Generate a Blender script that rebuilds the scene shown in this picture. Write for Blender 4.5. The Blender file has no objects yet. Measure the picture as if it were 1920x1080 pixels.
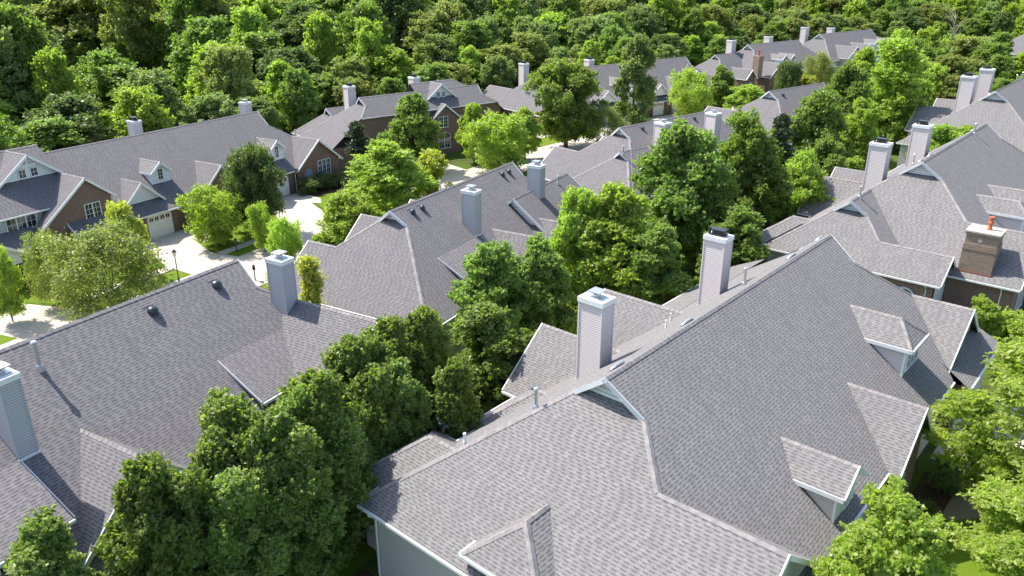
import bpy, math, random
import numpy as np
from math import radians, sin, cos, pi, hypot, atan2, degrees
random.seed(7)
S = bpy.context.scene
# ------------------------------------------------------------------ camera, sky, sun, exposure
FOC, PITCH, CAMH = 1474.0, radians(22.3), 26.0
cd = bpy.data.cameras.new("camera"); cam = bpy.data.objects.new("camera", cd)
S.collection.objects.link(cam); S.camera = cam
cam.location = (0, 0, CAMH); cam.rotation_euler = (pi/2-PITCH, 0, 0)
cd.sensor_width = 36; cd.lens = FOC/1920*36; cd.clip_start = .1; cd.clip_end = 3000
SUN_AZ, SUN_EL = radians(-60), radians(55)          # azimuth from +Y, clockwise
wd = bpy.data.worlds.new("World"); S.world = wd; wd.use_nodes = True
wn = wd.node_tree.nodes; bg = wn['Background']
sky = wn.new('ShaderNodeTexSky'); sky.sky_type = 'NISHITA'; sky.sun_disc = False
sky.sun_elevation = SUN_EL; sky.sun_rotation = SUN_AZ
sky.air_density = 1.0; sky.dust_density = 1.5
wd.node_tree.links.new(sky.outputs[0], bg.inputs[0]); bg.inputs[1].default_value = 0.15
sl = bpy.data.lights.new("sun", 'SUN'); sl.energy = 4.3; sl.angle = radians(.5); sl.color = (1, .95, .87)
so = bpy.data.objects.new("sun", sl); S.collection.objects.link(so)
so.rotation_euler = (pi/2-SUN_EL, 0, -SUN_AZ+pi)    # lamp shines along its -Z
so.location = (-60, 40, 90)
S.view_settings.view_transform = 'Standard'; S.view_settings.look = 'None'
S.view_settings.exposure = 0.95; S.view_settings.gamma = 1.0
S.cycles.max_bounces = 8; S.cycles.transmission_bounces = 6; S.cycles.diffuse_bounces = 5; S.cycles.transparent_max_bounces = 6
C = S.collection

# ------------------------------------------------------------------ helpers
def W(px, py, z):                       # photo direction met at height z -> a point of the place
    cp, sp = cos(PITCH), sin(PITCH)
    a, b = (px-960)/FOC, -(py-540)/FOC
    r = (a, cp+b*sp, -sp+b*cp); t = (z-CAMH)/r[2]
    return (r[0]*t, r[1]*t)
def proj(x, y, z):
    cp, sp = cos(PITCH), sin(PITCH); z = z-CAMH
    k = y*cp-z*sp
    return (960+FOC*x/k, 540-FOC*(y*sp+z*cp)/k, k)
def props(o, label=None, cat=None, group=None, kind=None):
    if label: o['label'] = label
    if cat: o['category'] = cat
    if group: o['group'] = group
    if kind: o['kind'] = kind
    return o
def empty(name, loc, rz=0, **k):
    o = bpy.data.objects.new(name, None); C.objects.link(o); o.location = loc
    o.rotation_euler = (0, 0, rz); o.empty_display_size = .3
    return props(o, **k)

class MB:
    def __init__(s): s.v = []; s.f = []; s.m = []
    def poly(s, pts, m=0):
        n = len(s.v); s.v += [tuple(p) for p in pts]; s.f.append(tuple(range(n, n+len(pts)))); s.m.append(m); return s
    def box(s, a, b, m=0):
        x0, y0, z0 = [min(i, j) for i, j in zip(a, b)]; x1, y1, z1 = [max(i, j) for i, j in zip(a, b)]
        n = len(s.v)
        s.v += [(x0,y0,z0),(x1,y0,z0),(x1,y1,z0),(x0,y1,z0),(x0,y0,z1),(x1,y0,z1),(x1,y1,z1),(x0,y1,z1)]
        for q in ((3,2,1,0),(4,5,6,7),(0,1,5,4),(1,2,6,5),(2,3,7,6),(3,0,4,7)): s.f.append(tuple(n+i for i in q)); s.m.append(m)
        return s
    def bar(s, p, q, w, h, m=0, up=(0,0,1)):          # box of section w x h from p to q, top face through the line
        p, q, up = map(lambda t: np.array(t, float), (p, q, up))
        d = q-p; d /= np.linalg.norm(d); r = np.cross(d, up); r /= np.linalg.norm(r)+1e-9; u = np.cross(r, d)
        n = len(s.v)
        for e in (p, q):
            for a, b in ((-1,-1),(1,-1),(1,0),(-1,0)): s.v.append(tuple(e+r*a*w/2+u*b*h))
        for t in ((0,1,2,3),(7,6,5,4),(0,4,5,1),(1,5,6,2),(2,6,7,3),(3,7,4,0)): s.f.append(tuple(n+i for i in t)); s.m.append(m)
        return s
    def tube(s, pts, rad, k=8, m=0, cap=True):
        n = len(s.v); pts = [np.array(p, float) for p in pts]
        for i, p in enumerate(pts):
            d = pts[min(i+1, len(pts)-1)]-pts[max(i-1, 0)]; d /= np.linalg.norm(d)+1e-9
            a = np.array((1,0,0)) if abs(d[0]) < .8 else np.array((0,1,0))
            r = np.cross(d, a); r /= np.linalg.norm(r); u = np.cross(d, r)
            for j in range(k): s.v.append(tuple(p+rad[i]*(r*cos(2*pi*j/k)+u*sin(2*pi*j/k))))
        for i in range(len(pts)-1):
            for j in range(k):
                s.f.append((n+i*k+j, n+i*k+(j+1)%k, n+(i+1)*k+(j+1)%k, n+(i+1)*k+j)); s.m.append(m)
        if cap:
            s.f.append(tuple(n+(len(pts)-1)*k+j for j in range(k))); s.m.append(m)
            s.f.append(tuple(n+j for j in reversed(range(k)))); s.m.append(m)
        return s
    def mesh(s, name, mats):
        me = bpy.data.meshes.new(name); me.from_pydata(s.v, [], s.f)
        for m in mats: me.materials.append(m)
        me.polygons.foreach_set('material_index', s.m)
        uv = me.uv_layers.new(name='UVMap'); d = uv.data
        co = np.array(s.v, float)
        for p in me.polygons:
            nn = np.array(p.normal)
            t = np.array((-nn[1], nn[0], 0)); L = np.linalg.norm(t)
            t = t/L if L > 1e-3 else np.array((1., 0, 0)); w = np.cross(nn, t)
            for li, vi in zip(p.loop_indices, p.vertices):
                q = co[vi]; d[li].uv = (q@t+31, q@w+57)
        return me
    def obj(s, name, mats, parent=None, loc=None, rz=0):
        if not isinstance(mats, (list, tuple)): mats = [mats]
        o = bpy.data.objects.new(name, s.mesh(name, mats)); C.objects.link(o)
        if parent: o.parent = parent
        if loc: o.location = loc
        o.rotation_euler = (0, 0, rz)
        return o

# ------------------------------------------------------------------ materials
def mat(name, col, rough=.7, spec=.3, metal=0):
    m = bpy.data.materials.new(name); m.use_nodes = True; b = m.node_tree.nodes['Principled BSDF']
    b.inputs['Base Color'].default_value = (*col, 1); b.inputs['Roughness'].default_value = rough
    b.inputs['Specular IOR Level'].default_value = spec; b.inputs['Metallic'].default_value = metal
    return m
class NT:
    def __init__(s, m): s.m = m; s.t = m.node_tree; s.b = s.t.nodes['Principled BSDF']
    def n(s, ty, **k):
        x = s.t.nodes.new(ty)
        for a, b in k.items(): setattr(x, a, b)
        return x
    def l(s, a, b): s.t.links.new(a, b)
    def math(s, op, a, b=None, c=None):
        x = s.n('ShaderNodeMath', operation=op)
        for i, v in enumerate((a, b, c)):
            if v is None: continue
            if isinstance(v, (int, float)): x.inputs[i].default_value = v
            else: s.l(v, x.inputs[i])
        return x.outputs[0]
    def ramp(s, f, stops):
        x = s.n('ShaderNodeValToRGB'); e = x.color_ramp.elements
        while len(e) < len(stops): e.new(.5)
        for q, (p, c) in zip(e, stops): q.position = p; q.color = (*c, 1)
        s.l(f, x.inputs[0]); return x.outputs[0]
    def noise(s, vec, scale, det=3, rough=.5):
        x = s.n('ShaderNodeTexNoise'); x.inputs['Scale'].default_value = scale; x.inputs['Detail'].default_value = det
        x.inputs['Roughness'].default_value = rough
        if vec is not None: s.l(vec, x.inputs['Vector'])
        return x.outputs[0]
    def mix(s, f, a, b, bt='MIX'):
        x = s.n('ShaderNodeMix', data_type='RGBA', blend_type=bt)
        for sock, v in ((x.inputs[0], f), (x.inputs[6], a), (x.inputs[7], b)):
            if isinstance(v, (int, float)): sock.default_value = v
            elif isinstance(v, tuple): sock.default_value = (*v, 1)
            else: s.l(v, sock)
        return x.outputs[2]
    def bump(s, h, strength, dist):
        x = s.n('ShaderNodeBump'); x.inputs['Strength'].default_value = strength; x.inputs['Distance'].default_value = dist
        s.l(h, x.inputs['Height']); s.l(x.outputs[0], s.b.inputs['Normal'])

def shingle(name, base, cap=False):
    m = mat(name, base, .9, .15); t = NT(m)
    uv = t.n('ShaderNodeUVMap'); uv.uv_map = 'UVMap'; sp = t.n('ShaderNodeSeparateXYZ'); t.l(uv.outputs[0], sp.inputs[0])
    U, V = sp.outputs[0], sp.outputs[1]
    r = t.math('MULTIPLY', V, 1/.145); row = t.math('FLOOR', r); fr = t.math('FRACT', r)
    wn1 = t.n('ShaderNodeTexWhiteNoise', noise_dimensions='1D'); t.l(row, wn1.inputs['W'])
    off = t.math('MULTIPLY', wn1.outputs[0], 9.7)
    def cell(w, seed):
        c = t.math('FLOOR', t.math('ADD', t.math('MULTIPLY', U, 1/w), off))
        x = t.n('ShaderNodeTexWhiteNoise', noise_dimensions='3D'); cb = t.n('ShaderNodeCombineXYZ')
        t.l(c, cb.inputs[0]); t.l(row, cb.inputs[1]); cb.inputs[2].default_value = seed
        t.l(cb.outputs[0], x.inputs['Vector']); return x.outputs[0]
    a = cell(.27, 1.0); b = cell(.95, 2.0)
    k = t.math('ADD', t.math('MULTIPLY', a, .82), t.math('MULTIPLY', b, .18))
    r0, g0, b0 = base
    col = t.ramp(k, [(.12, (r0*.87, g0*.87, b0*.87)), (.40, (r0*.96, g0*.96, b0*.96)), (.60, (r0*1.03, g0*1.03, b0*1.02)), (.88, (r0*1.14, g0*1.13, b0*1.12))])
    # laminated tabs: raised teeth with a dark-granule band, plus the butt shadow painted in
    jit = t.math('MULTIPLY', wn1.outputs[0], 7.0)
    ph = t.math('FRACT', t.math('ADD', t.math('MULTIPLY', U, 1/.40), jit))
    raised = t.math('LESS_THAN', ph, t.math('ADD', .42, t.math('MULTIPLY', b, .2)))
    band = t.math('MULTIPLY', raised, t.math('GREATER_THAN', fr, .5))
    line = t.math('GREATER_THAN', fr, .82)  # shadow under each course's butt edge, painted as a thin dark line
    amt = t.math('MINIMUM', t.math('ADD', t.math('MULTIPLY', band, .56), t.math('MULTIPLY', line, .50)), .9)
    col = t.mix(amt, col, (r0*.24, g0*.235, b0*.27))
    big = t.noise(uv.outputs[0], .35, 4); grain = t.noise(uv.outputs[0], 60, 2)
    col = t.mix(t.math('MULTIPLY', t.math('MAXIMUM', t.math('SUBTRACT', big, .42), 0.0), .5), col, (r0*.72, g0*.68, b0*.68))
    col = t.mix(t.math('MULTIPLY', grain, .35), col, (r0*1.35, g0*1.3, b0*1.25))
    mp = t.n('ShaderNodeMapping'); mp.inputs['Scale'].default_value = (1.6, .12, 1)      # faint streaks down the slope
    t.l(uv.outputs[0], mp.inputs['Vector']); stk = t.noise(mp.outputs[0], 1.0, 4, .6)
    col = t.mix(t.math('MULTIPLY', t.math('MAXIMUM', t.math('SUBTRACT', stk, .52), 0.0), 1.6), col, (r0*.6, g0*.6, b0*.64))
    t.l(col, t.b.inputs['Base Color'])
    t.bump(t.math('ADD', t.math('SUBTRACT', t.math('MULTIPLY', raised, .35), fr), t.math('MULTIPLY', grain, .25)), 1.0, .03)
    return m
ROOF = shingle('roof shingles', (.206, .199, .198))
ROOF2 = shingle('roof shingles darker', (.176, .169, .174))  # darker base tone for the left-hand and far roofs
def cap_mat():
    m = mat('ridge cap shingles', (.30, .27, .265), .9, .15); t = NT(m)
    g = t.n('ShaderNodeNewGeometry'); ns = t.noise(g.outputs['Position'], 3.2, 2); n2 = t.noise(g.outputs['Position'], 40, 2)
    c = t.ramp(ns, [(.35, (.20, .18, .18)), (.55, (.27, .245, .24)), (.75, (.33, .30, .29))])
    t.l(t.mix(t.math('MULTIPLY', n2, .3), c, (.38, .36, .35)), t.b.inputs['Base Color']); return m
CAP = cap_mat()
def siding(name, col, pitch=.12):
    m = mat(name, col, .55, .3); t = NT(m)
    uv = t.n('ShaderNodeUVMap'); uv.uv_map = 'UVMap'; sp = t.n('ShaderNodeSeparateXYZ'); t.l(uv.outputs[0], sp.inputs[0])
    fr = t.math('FRACT', t.math('MULTIPLY', sp.outputs[1], 1/pitch))
    ns = t.noise(uv.outputs[0], 1.2, 3)
    c = t.mix(t.math('MULTIPLY', ns, .3), col, tuple(x*.8 for x in col))
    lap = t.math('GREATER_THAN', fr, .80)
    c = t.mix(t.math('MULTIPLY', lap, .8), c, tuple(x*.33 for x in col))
    t.l(c, t.b.inputs['Base Color']); t.bump(t.math('SUBTRACT', 1.0, fr), .8, .015); return m
SID = siding('lilac grey siding', (.68, .61, .59))
SIDG = siding('blue grey siding', (.50, .485, .50))
SIDT = siding('taupe siding', (.22, .19, .18))
WSID = siding('white siding', (.84, .85, .87), .2)
def brick(name, c1, c2, mo):
    m = mat(name, c1, .85, .15); t = NT(m)
    uv = t.n('ShaderNodeUVMap'); uv.uv_map = 'UVMap'; b = t.n('ShaderNodeTexBrick')
    t.l(uv.outputs[0], b.inputs['Vector']); b.inputs['Scale'].default_value = 1
    b.inputs['Brick Width'].default_value = .22; b.inputs['Row Height'].default_value = .078; b.inputs['Mortar Size'].default_value = .008
    b.inputs['Color1'].default_value = (*c1, 1); b.inputs['Color2'].default_value = (*c2, 1); b.inputs['Mortar'].default_value = (*mo, 1)
    ns = t.noise(uv.outputs[0], 1.5, 4)
    t.l(t.mix(t.math('MULTIPLY', ns, .5), b.outputs[0], tuple(x*.55 for x in c1)), t.b.inputs['Base Color'])
    t.bump(b.outputs[1], -.5, .01); return m
BRK = brick('brown red brick', (.26, .155, .12), (.17, .105, .085), (.30, .25, .21))
BRKT = brick('tan brown brick', (.38, .26, .19), (.23, .165, .13), (.34, .29, .24))
def noisy(name, c1, c2, scale, rough=.85, spec=.2, bs=.3, bd=.02, det=5):
    m = mat(name, c1, rough, spec); t = NT(m); g = t.n('ShaderNodeNewGeometry')
    n1 = t.noise(g.outputs['Position'], scale, det, .6); t.l(t.ramp(n1, [(.35, c1), (.65, c2)]), t.b.inputs['Base Color'])
    t.bump(n1, bs, bd); return m
TRIM = noisy('white painted trim', (.80, .81, .80), (.72, .73, .73), 2.5, .35, .5, .05)
TRIMB = noisy('pale grey trim', (.70, .705, .715), (.62, .63, .645), 2.0, .4, .5, .05)
METAL = mat('galvanised metal', (.55, .56, .57), .35, .5, .7)
DMETAL = mat('dark metal', (.035, .04, .045), .35, .5, .3)
VENTM = mat('black vent plastic', (.03, .045, .06), .28, .6)
TERRA = noisy('terracotta', (.52, .17, .08), (.40, .12, .06), 6, .7)
FLASH = mat('copper flashing', (.32, .14, .10), .5, .4, .3)
CAPST = noisy('limestone cap', (.62, .56, .46), (.50, .45, .37), 5)
DOORM = noisy('white garage door paint', (.78, .78, .77), (.72, .72, .71), 3, .4, .4, .03)
WOODD = mat('blue grey door', (.25, .29, .34), .5)
GLASS = mat('window glass', (.02, .028, .035), .06, .9)
def concrete():
    m = mat('pale concrete', (.5, .45, .38), .85, .2); t = NT(m); g = t.n('ShaderNodeNewGeometry'); P = g.outputs['Position']
    n1 = t.noise(P, .35, 5, .65); n2 = t.noise(P, 8, 4, .6)
    c = t.ramp(n1, [(.3, (.43, .38, .32)), (.7, (.57, .51, .44))])
    c = t.mix(t.math('MULTIPLY', n2, .35), c, (.40, .36, .31))
    b = t.n('ShaderNodeTexBrick'); mp = t.n('ShaderNodeMapping'); mp.inputs['Rotation'].default_value = (0, 0, radians(30.1))
    t.l(P, mp.inputs['Vector']); t.l(mp.outputs[0], b.inputs['Vector']); b.inputs['Scale'].default_value = 1
    b.offset = 0; b.inputs['Brick Width'].default_value = 3.6; b.inputs['Row Height'].default_value = 3.6; b.inputs['Mortar Size'].default_value = .02
    t.l(t.mix(t.math('MULTIPLY', b.outputs[1], .55), c, (.25, .22, .18)), t.b.inputs['Base Color'])
    t.bump(n2, .2, .01); return m
CONC = concrete()
MULCH = noisy('brown mulch', (.035, .022, .016), (.12, .065, .045), 9, .95, .1, .8, .05)
def ground_mat():
    m = mat('lawn and soil', (.05, .08, .02), .95, .1); t = NT(m); g = t.n('ShaderNodeNewGeometry'); P = g.outputs['Position']
    n1 = t.noise(P, .12, 5, .6); n2 = t.noise(P, 1.1, 5, .7); n3 = t.noise(P, 14, 4, .7)
    gr = t.ramp(n3, [(.3, (.045, .085, .012)), (.5, (.075, .125, .018)), (.7, (.12, .165, .03))])
    soil = t.ramp(n3, [(.3, (.03, .022, .014)), (.7, (.10, .075, .05))])
    f = t.ramp(t.math('ADD', t.math('MULTIPLY', n1, .6), t.math('MULTIPLY', n2, .4)), [(.53, (0, 0, 0)), (.64, (1, 1, 1))])
    t.l(t.mix(f, gr, soil), t.b.inputs['Base Color']); t.bump(n3, .8, .06); return m
GROUND = ground_mat()
def lawn_mat():
    m = mat('mown lawn', (.06, .12, .01), .9, .1); t = NT(m); g = t.n('ShaderNodeNewGeometry'); P = g.outputs['Position']
    n3 = t.noise(P, 18, 4, .7); n1 = t.noise(P, .9, 4, .6)
    c = t.ramp(n3, [(.3, (.07, .125, .008)), (.5, (.115, .185, .012)), (.72, (.175, .24, .03))])
    t.l(t.mix(t.ramp(n1, [(.52, (0, 0, 0)), (.75, (.6, .6, .6))]), c, (.21, .19, .05)), t.b.inputs['Base Color']); t.bump(n3, .8, .05); return m
LAWN = lawn_mat()
BARK = noisy('bark', (.075, .055, .042), (.16, .125, .10), 5, .9, .1, .7, .05)
PALEBARK = noisy('pale dead bark', (.16, .14, .12), (.25, .22, .19), 5, .9)

def leaf_mat(name, dark, mid, light, trans=.32, hue=.452):
    m = mat(name, mid, .42, .4); t = NT(m)
    at = t.n('ShaderNodeAttribute'); at.attribute_name = 'tint'
    oi = t.n('ShaderNodeObjectInfo')
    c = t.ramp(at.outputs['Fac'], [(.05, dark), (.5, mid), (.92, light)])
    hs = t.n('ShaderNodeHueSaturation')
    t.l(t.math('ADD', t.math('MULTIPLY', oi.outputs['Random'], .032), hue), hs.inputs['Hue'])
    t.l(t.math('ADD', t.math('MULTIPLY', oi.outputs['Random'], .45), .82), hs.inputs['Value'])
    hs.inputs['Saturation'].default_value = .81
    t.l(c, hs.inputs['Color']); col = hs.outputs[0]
    t.l(col, t.b.inputs['Base Color'])
    tr = t.n('ShaderNodeBsdfTranslucent')
    t.l(t.mix(.6, col, (min(1, mid[0]*2.9), min(1, mid[1]*3.0), mid[2]*1.0)), tr.inputs[0])
    mx = t.n('ShaderNodeMixShader'); mx.inputs[0].default_value = trans
    out = t.t.nodes['Material Output']; t.l(t.b.outputs[0], mx.inputs[1]); t.l(tr.outputs[0], mx.inputs[2]); t.l(mx.outputs[0], out.inputs[0])
    return m
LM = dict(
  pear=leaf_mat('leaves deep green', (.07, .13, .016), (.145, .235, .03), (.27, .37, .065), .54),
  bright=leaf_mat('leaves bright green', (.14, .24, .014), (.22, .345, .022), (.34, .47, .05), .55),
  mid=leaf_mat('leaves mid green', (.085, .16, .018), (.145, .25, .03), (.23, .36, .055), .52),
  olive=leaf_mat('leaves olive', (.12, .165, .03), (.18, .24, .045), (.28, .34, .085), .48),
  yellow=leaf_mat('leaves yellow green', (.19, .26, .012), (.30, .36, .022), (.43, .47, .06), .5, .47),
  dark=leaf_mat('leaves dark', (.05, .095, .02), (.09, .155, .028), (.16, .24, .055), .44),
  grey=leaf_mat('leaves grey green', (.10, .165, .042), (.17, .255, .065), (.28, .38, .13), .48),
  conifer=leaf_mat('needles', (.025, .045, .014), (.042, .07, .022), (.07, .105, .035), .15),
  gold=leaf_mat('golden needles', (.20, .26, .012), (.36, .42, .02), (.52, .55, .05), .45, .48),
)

# ------------------------------------------------------------------ ground, streets
def flat(name, pts, m, z=0, kind='structure', th=0, **k):
    b = MB()
    if th:
        b.poly([(x, y, z+th) for x, y in pts])
        n = len(pts)
        ar = sum(pts[i][0]*pts[(i+1) % n][1]-pts[(i+1) % n][0]*pts[i][1] for i in range(n))
        for i in range(n):
            a, c = pts[i], pts[(i+1) % n]
            if ar < 0: a, c = c, a
            b.poly([(*a, z), (*c, z), (*c, z+th), (*a, z+th)])
    else: b.poly([(x, y, z) for x, y in pts])
    o = b.obj(name, m); return props(o, kind=kind, **k)
flat('ground', [(-900, -120), (900, -120), (900, 1600), (-900, 1600)], GROUND, 0)
def fr(az):
    a = radians(az); return (sin(a), cos(a)), (cos(a), -sin(a))
def loc(az, u, v):
    U, V = fr(az); return (u*U[0]+v*V[0], u*U[1]+v*V[1])
LA, HA = 30.1, 41.1
def ribbon(pts, w):
    L, R = [], []
    for i, p in enumerate(pts):
        a, b = pts[max(i-1, 0)], pts[min(i+1, len(pts)-1)]
        dx, dy = b[0]-a[0], b[1]-a[1]; n = hypot(dx, dy); nx, ny = -dy/n, dx/n
        L.append((p[0]+nx*w/2, p[1]+ny*w/2)); R.append((p[0]-nx*w/2, p[1]-ny*w/2))
    return L+R[::-1]
st = [loc(LA, -20, -54.9), loc(LA, 20, -54.9), loc(LA, 45, -54.9), loc(LA, 66, -55.2), loc(LA, 84, -55), (2, 113), (20, 132), (45, 155), (75, 181), (110, 212)]
flat('street', ribbon(st, 7.4), CONC, .008)
WALK = noisy('brown aggregate path', (.20, .15, .11), (.30, .23, .17), 12)
def lp(*q): return [loc(LA, *p) for p in q]
# driveways, walks (each laid on the lawn)
flat('driveway', lp((43.0, -58.3), (43.2, -62.3), (45.2, -67.8), (45.2, -70.4), (51.4, -70.4), (50.6, -68.8), (48.0, -61.8), (48.6, -58.3)), CONC, .012)
flat('driveway', lp((60.0, -70.4), (68.2, -70.4), (66.0, -65.9), (63.5, -61.0), (62.0, -58.3), (55.5, -58.3), (58.2, -62.6), (60.4, -66)), CONC, .012)
flat('driveway', lp((18, -58.3), (18, -70), (29.5, -70.4), (31.2, -66.2), (32.8, -61.1), (33.2, -58.3)), CONC, .012)
flat('driveway', [loc(51, *p) for p in ((62, -78), (62, -96.4), (52, -97), (50, -80))], CONC, .012)
flat('driveway', [(-3, 120), (3, 126), (14, 137), (9, 143), (-4, 130)], CONC, .012)
flat('driveway', [loc(52, *p) for p in ((95, -82), (95, -99.6), (118, -99.6), (118, -82))], CONC, .012)
flat('lawn', lp((48.4, -61.2), (48.6, -70), (60, -70), (60.2, -66), (57.6, -61.2)), LAWN, .004)
flat('lawn', lp((48.3, -60.2), (48.9, -58.75), (57.5, -58.75), (57.2, -60.2)), LAWN, .004)
flat('lawn', lp((31.5, -66), (34, -70), (45, -70), (43.1, -62.3), (33.2, -62.3)), LAWN, .004)
flat('lawn', lp((33.2, -60.9), (33, -58.75), (42.9, -58.75), (43, -60.9)), LAWN, .004)
flat('lawn', lp((64.2, -61.5), (66.8, -66.3), (78, -69), (82, -59.5), (66, -59)), LAWN, .004)
flat('lawn', lp((20, -58.75), (27.5, -59), (27, -62), (20, -62)), LAWN, .018)
flat('lawn', [loc(LA, *p) for p in ((98, -72), (108, -72), (124, -62), (124, -50.5), (106, -51.5), (98, -59))], LAWN, .004)
flat('lawn', [loc(HA, *p) for p in ((8, -32.5), (8, -24.5), (60, -24.5), (60, -32.5))], LAWN, .004)
flat('lawn', [loc(HA, *p) for p in ((22, -6.8), (22, 6), (44, 6), (44, -5), (36, -6))], LAWN, .004)
flat('mulch_bed', [loc(HA, *p) for p in ((16.2, -24.2), (16.2, -22.7), (17.3, -22.7), (17.3, -24.2))], MULCH, .009)
flat('sidewalk', lp((48.2, -61.2), (48.3, -60.2), (57.4, -60.2), (57.6, -61.2)), CONC, .016, th=.06)
flat('sidewalk', lp((33.2, -62.2), (33.2, -61.0), (43.1, -61.0), (43.2, -62.2)), CONC, .016, th=.06)
flat('footpath', lp((49.8, -65.0), (50.3, -69.8), (52.6, -69.8), (52.0, -66.6), (50.9, -65.0)), CONC, .016)
flat('footpath', lp((65.9, -65.6), (66.7, -67.8), (67.4, -70.0), (68.6, -70.0), (68.0, -66.2), (66.5, -64.6)), CONC, .016)
flat('footpath', [loc(HA, *p) for p in ((39.5, -6.6), (40.4, -6.6), (43.5, -2.5), (50, -2.4), (50, -1.2), (43, -1.1), (38.9, -4.6))], WALK, .012)
flat('driveway', [loc(HA, *p) for p in ((44.2, -6.9), (44.2, -4.2), (48, 2), (54, 2), (53.6, -6.9))], CONC, .016)
flat('footpath', [loc(HA, *p) for p in ((58, -6), (58, -5), (70, -5), (80, -4.7), (80, -5.8), (70, -6))], CONC, .012)
flat('patio', [loc(HA, *p) for p in ((23.3, -27.3), (23.3, -24), (27.5, -24), (27.5, -27.3))], CONC, .012)
for nm, q in (('mulch_bed', ((61, -25.2), (61, -11), (60, -11), (60, -25.2))), ('mulch_bed', ((34, -6.7), (34, -5.0), (42.6, -5.0), (42.6, -6.7)))):
    flat(nm, [loc(HA, *p) for p in q], MULCH, .016)
for q in (((51.6, -69.9), (51.6, -68.2), (59.8, -68.2), (59.8, -69.9)), ((68.3, -70), (67.3, -67), (75, -66.2), (76, -70)), ((34.5, -69.6), (33, -67), (45, -67), (45, -69.6))):
    flat('mulch_bed', lp(*q), MULCH, .010)

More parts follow.
